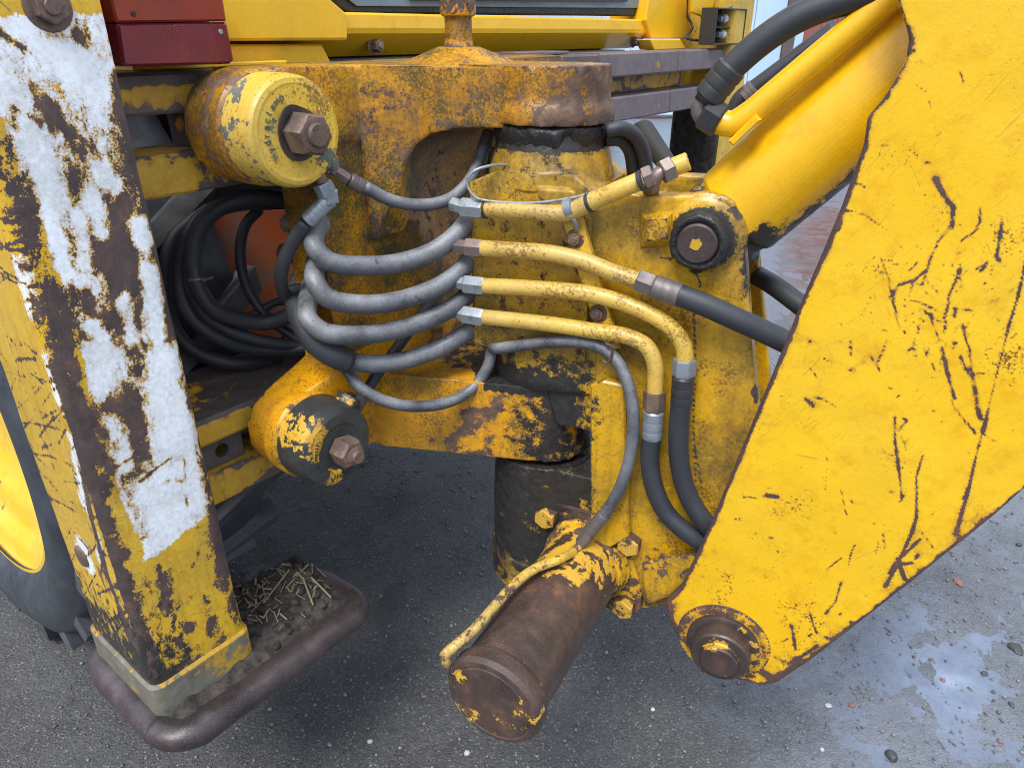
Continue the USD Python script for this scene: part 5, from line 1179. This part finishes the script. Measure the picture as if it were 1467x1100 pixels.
# 1: top pipe with its slanting continuation
P1 = pipe('topmost yellow pipe, rising to the right over the swing post', pn_([(678, 299, NP), (720, 300, NP), (770, 304, NP), (812, 305, NP), (840, 293, NP), (880, 275, NP), (925, 256, NP + .01)]), .0125)
nut(P1, *pn_([(662, 297, NP), (693, 300, NP)]), .027, 'zinc'); nut(P1, *pn_([(648, 292, NP + .004), (664, 297, NP)]), .020, 'zinc', 'coupling')
a, b = pn_([(922, 257, NP + .009), (936, 251, NP + .012)]); nut(P1, a, b, .027, 'steel')
for x0, y0, x1, y1 in ((694, 300, 698, 300), (842, 292, 847, 290), (916, 260, 921, 258)):
    a, b = pn_([(x0, y0, NP), (x1, y1, NP)]); emit(P1, 'band', rod(a, b, .0138, .0006, 24), M['black_box'], edge=False)
cl = onN(818, 301, NP); emit(P1, 'clamp', cat(lathe(cl - T * .007, unit(onN(825, 299, NP) - onN(812, 304, NP)), [(.0137, 0), (.0146, .0006), (.0146, .012), (.0137, .0126)], 28), tube(pn_([(822, 314, NP - .008), (827, 325, NP), (824, 335, NF - .013)]), .003, 8)), M['zinc'], edge=False)
E1 = holder(BH, 'pipe_elbow', label='steel elbow joining the top pipe to a short yellow stub')
emit(E1, 'elbow', tube(pn_([(934, 272, NF + .005), (936, 262, NP + .02), (943, 250, NP + .02), (958, 242, NP + .03)]), .0095, 16), M['steel'], smooth=True, edge=False)
nut(E1, *pn_([(948, 248, NP + .022), (964, 240, NP + .03)]), .030, 'steel'); nut(E1, *pn_([(932, 277, NF), (934, 268, NF + .005)]), .022, 'steel', 'nut')
emit(E1, 'stub', rod(*pn_([(962, 241, NP + .03), (987, 231, NP + .035)]), .0125, .002), M['pipe'], edge=False)
# wire clip
emit(BH, 'wire', tube(pn_([(728, 236, NF + .012), (700, 238, NP + .01), (677, 247, NP - .006), (669, 263, NP - .01), (680, 282, NP - .01), (700, 288, NP - .006), (760, 291, NP - .002), (800, 287, NP), (840, 279, NP + .006), (855, 273, NP + .02)]), .0022, 8), M['zinc'], smooth=True, edge=False, label='grey cable looping round the end of the top pipe')
# 2
P2 = pipe('second yellow pipe, ending in a black hose that runs behind the boom', pn_([(684, 355, NP), (730, 358, NP), (790, 363, NP), (840, 375, NP), (880, 391, NP), (925, 405, NP - .004)]))
nut(P2, *pn_([(668, 354, NP), (692, 356, NP)]), .026, 'steel'); nut(P2, *pn_([(650, 352, NP + .006), (669, 354, NP)]), .020, 'ferrule', 'coupling')
a, b, c, d = pn_([(914, 401, NP - .003), (937, 410, NP - .005), (941, 411, NP - .005), (975, 424, NP - .008)])
nut(P2, a, b, .030, 'ferrule'); ferr(P2, b, d, .0170)
emit(P2, 'hose', tube(pn_([(968, 421, NP - .008), (1010, 437, NP - .008), (1050, 455, NP - .002), (1090, 473, NP + .010), (1140, 497, NP + .02), (1200, 530, NP + .03)]), .0158, 22), M['hose_dark'], smooth=True, edge=False)
# 3
P3 = pipe('third yellow pipe, bending down at the right end', pn_([(684, 409, NP), (730, 411, NP), (790, 415, NP), (840, 420, NP), (890, 433, NP), (935, 452, NP), (965, 473, NP), (980, 498, NP), (981, 520, NP)]))
nut(P3, *pn_([(666, 407, NP), (695, 410, NP)]), .027, 'zinc'); nut(P3, *pn_([(655, 404, NP + .003), (667, 407, NP)]), .019, 'zinc', 'coupling')
nut(P3, *pn_([(981, 514, NP), (979, 538, NP)]), .030, 'zinc'); a, b = pn_([(979, 538, NP), (976, 580, NP)]); ferr(P3, a, b, .0162, 'black_box')
emit(P3, 'hose', tube(pn_([(976, 575, NP), (972, 620, NP), (974, 665, NP), (986, 710, NP), (1008, 745, NP), (1050, 790, NP + .02)]), .0152, 22), M['hose_dark'], smooth=True, edge=False)
# 4
P4 = pipe('lowest yellow pipe, bending down beside the third', pn_([(684, 453, NP), (740, 459, NP), (800, 466, NP), (850, 474, NP), (895, 481, NP), (925, 495, NP), (938, 520, NP), (939, 545, NP), (938, 568, NP)]))
nut(P4, *pn_([(664, 450, NP), (694, 455, NP)]), .027, 'zinc'); nut(P4, *pn_([(652, 447, NP + .003), (665, 450, NP)]), .019, 'zinc', 'coupling')
nut(P4, *pn_([(938, 560, NP), (937, 587, NP)]), .030, 'nut'); a, b = pn_([(937, 587, NP), (934, 628, NP)]); ferr(P4, a, b, .0158, 'zinc')
emit(P4, 'hose', tube(pn_([(934, 622, NP), (931, 660, NP), (938, 700, NP), (955, 735, NP), (985, 763, NP), (1020, 785, NP + .01), (1060, 810, NP + .03)]), .0150, 22), M['hose_dark'], smooth=True, edge=False)
# thick hose at the top right and the pipe under it
NH = NC - .055
TH = hose('hydraulic_hose', pn_([(1012, 148, NH), (1030, 118, NH), (1065, 82, NH), (1110, 46, NH), (1160, 18, NH), (1220, -2, NH), (1300, -20, NH)]), .0170, 'hose_dark', 'thick black hose arching over the boom cylinder')
a, b = pn_([(1013, 142, NH), (1050, 95, NH)]); ferr(TH, a, b, .0198, 'black_box')
emit(TH, 'elbow', tube(pn_([(1017, 138, NH), (1006, 148, NH), (1003, 160, NH), (1010, 168, NH), (1024, 172, NH)]), .0125, 18), M['ferrule'], smooth=True, edge=False)
nut(TH, *pn_([(1008, 160, NH), (1032, 175, NH)]), .040, 'black_box')
P5 = pipe('clean yellow pipe strapped along the top of the boom cylinder', pn_([(1028, 173, NH), (1048, 178, NH), (1072, 165, NH), (1110, 134, NH), (1180, 76, NH), (1250, 18, NH), (1330, -50, NH)]), .0165)
stage.GetPrimAtPath(P5 + '/pipe').GetRelationship('material:binding').SetTargets([M['ram_paint'].GetPath()])
H = hose('hydraulic_hose', pn_([(1050, 165, NH + .10), (1062, 142, NH + .10), (1085, 125, NH + .10), (1130, 92, NH + .10), (1200, 40, NH + .10)]), .0125, 'hose_dark', 'grey hose half hidden behind the clean yellow pipe')
a, b = pn_([(1068, 142, NH + .10), (1084, 126, NH + .10)]); ferr(H, a, b, .0150, 'ferrule')
emit(P5, 'bracket', box(onN(1068, 186, NC - .068), (ax, np.cross(N, ax), N), (.022, .005, .012), .002), M['ram_paint'], edge=False)
# coiled hoses in the opening on the left
coil = [
 ([(420, 290, 1.05), (360, 283, 1.07), (318, 296, 1.09), (286, 325, 1.10), (277, 370, 1.10), (284, 412, 1.09), (306, 443, 1.08), (345, 458, 1.07), (385, 462, 1.05), (420, 450, 1.02)], .0135, 'thickest coiled hose, tied with a cable tie, inside the frame opening'),
 ([(400, 284, 1.12), (330, 290, 1.14), (285, 315, 1.15), (262, 360, 1.15), (258, 410, 1.14), (275, 455, 1.12), (315, 485, 1.10), (370, 500, 1.08), (440, 500, 1.02)], .0120, 'outermost lower coiled hose in the frame opening'),
 ([(390, 292, 1.09), (330, 296, 1.11), (295, 312, 1.12), (275, 350, 1.125), (272, 400, 1.12), (288, 445, 1.11), (325, 472, 1.09), (375, 488, 1.06), (430, 495, 1.03), (480, 490, .99)], .0105, 'middle coiled hose in the frame opening'),
 ([(372, 300, 1.13), (352, 322, 1.13), (344, 360, 1.12), (352, 405, 1.11), (375, 445, 1.08), (410, 475, 1.05), (450, 497, 1.01), (490, 510, .97)], .0092, 'thin hose hanging in front of the orange plate'),
 ([(300, 300, 1.22), (250, 340, 1.22), (236, 400, 1.20), (245, 460, 1.18), (275, 500, 1.16), (330, 520, 1.12), (400, 515, 1.10)], .0120, 'hindmost coiled hose at the bottom of the frame opening'),
 ([(445, 440, 1.0), (400, 432, 1.06), (360, 452, 1.09), (330, 455, 1.10)], .007, 'thin dark cable crossing the orange plate')]
for i, (pl, r, lab) in enumerate(coil):
    H = hose('hydraulic_hose', pv_(pl), r, 'hose_dark', lab)
    if i == 0:
        c = onV(281, 400, 1.093); tdir = unit(onV(294, 420, 1.09) - onV(286, 380, 1.10))
        emit(H, 'cable_tie', cat(lathe(c - tdir * .0022, tdir, [(.0140, 0), (.0150, .0004), (.0150, .0040), (.0140, .0044)], 28), rod(c - V * .018, onV(305, 397, 1.06), .0018)), M['ferrule'], edge=False)
for x, y, v, r_ in ((430, 322, .96, .017), (425, 365, 1.0, .02), (440, 440, .98, .022)):
    p = onV(x, y, v); emit(BH, 'hose_fitting', cat(rod(p + V * .03 - U * .01, p - V * .03 + U * .015, r_ * .8, .003), hexa(p, -V + U * .4, r_ * 1.9, .02)), M['ferrule' if y != 365 else 'nut'], edge=False)
# hoses right of the swing post neck
for pl in ([(868, 188, 1.05), (890, 184, 1.06), (910, 195, 1.08), (922, 220, 1.1), (928, 260, 1.12)], [(868, 200, 1.07), (888, 200, 1.08), (902, 215, 1.1), (908, 250, 1.12)]):
    hose('hydraulic_hose', pn_(pl), .0105, 'hose_dark', 'black hose curving down behind the neck of the swing post')
emit(CH, 'link_arm', pts_hull(disc(onN(918, 190, 1.40), N, .02, .03), disc(onN(962, 248, 1.34), N, .012, .03)), M['frame_dark'], edge=False)
# hoses crossing the gap right of the post
hose('hydraulic_hose', pn_([(1085, 395, 1.12), (1110, 410, 1.10), (1140, 432, 1.08), (1190, 470, 1.05)]), .015, 'hose_dark', 'black hose crossing the gap behind the boom plate')
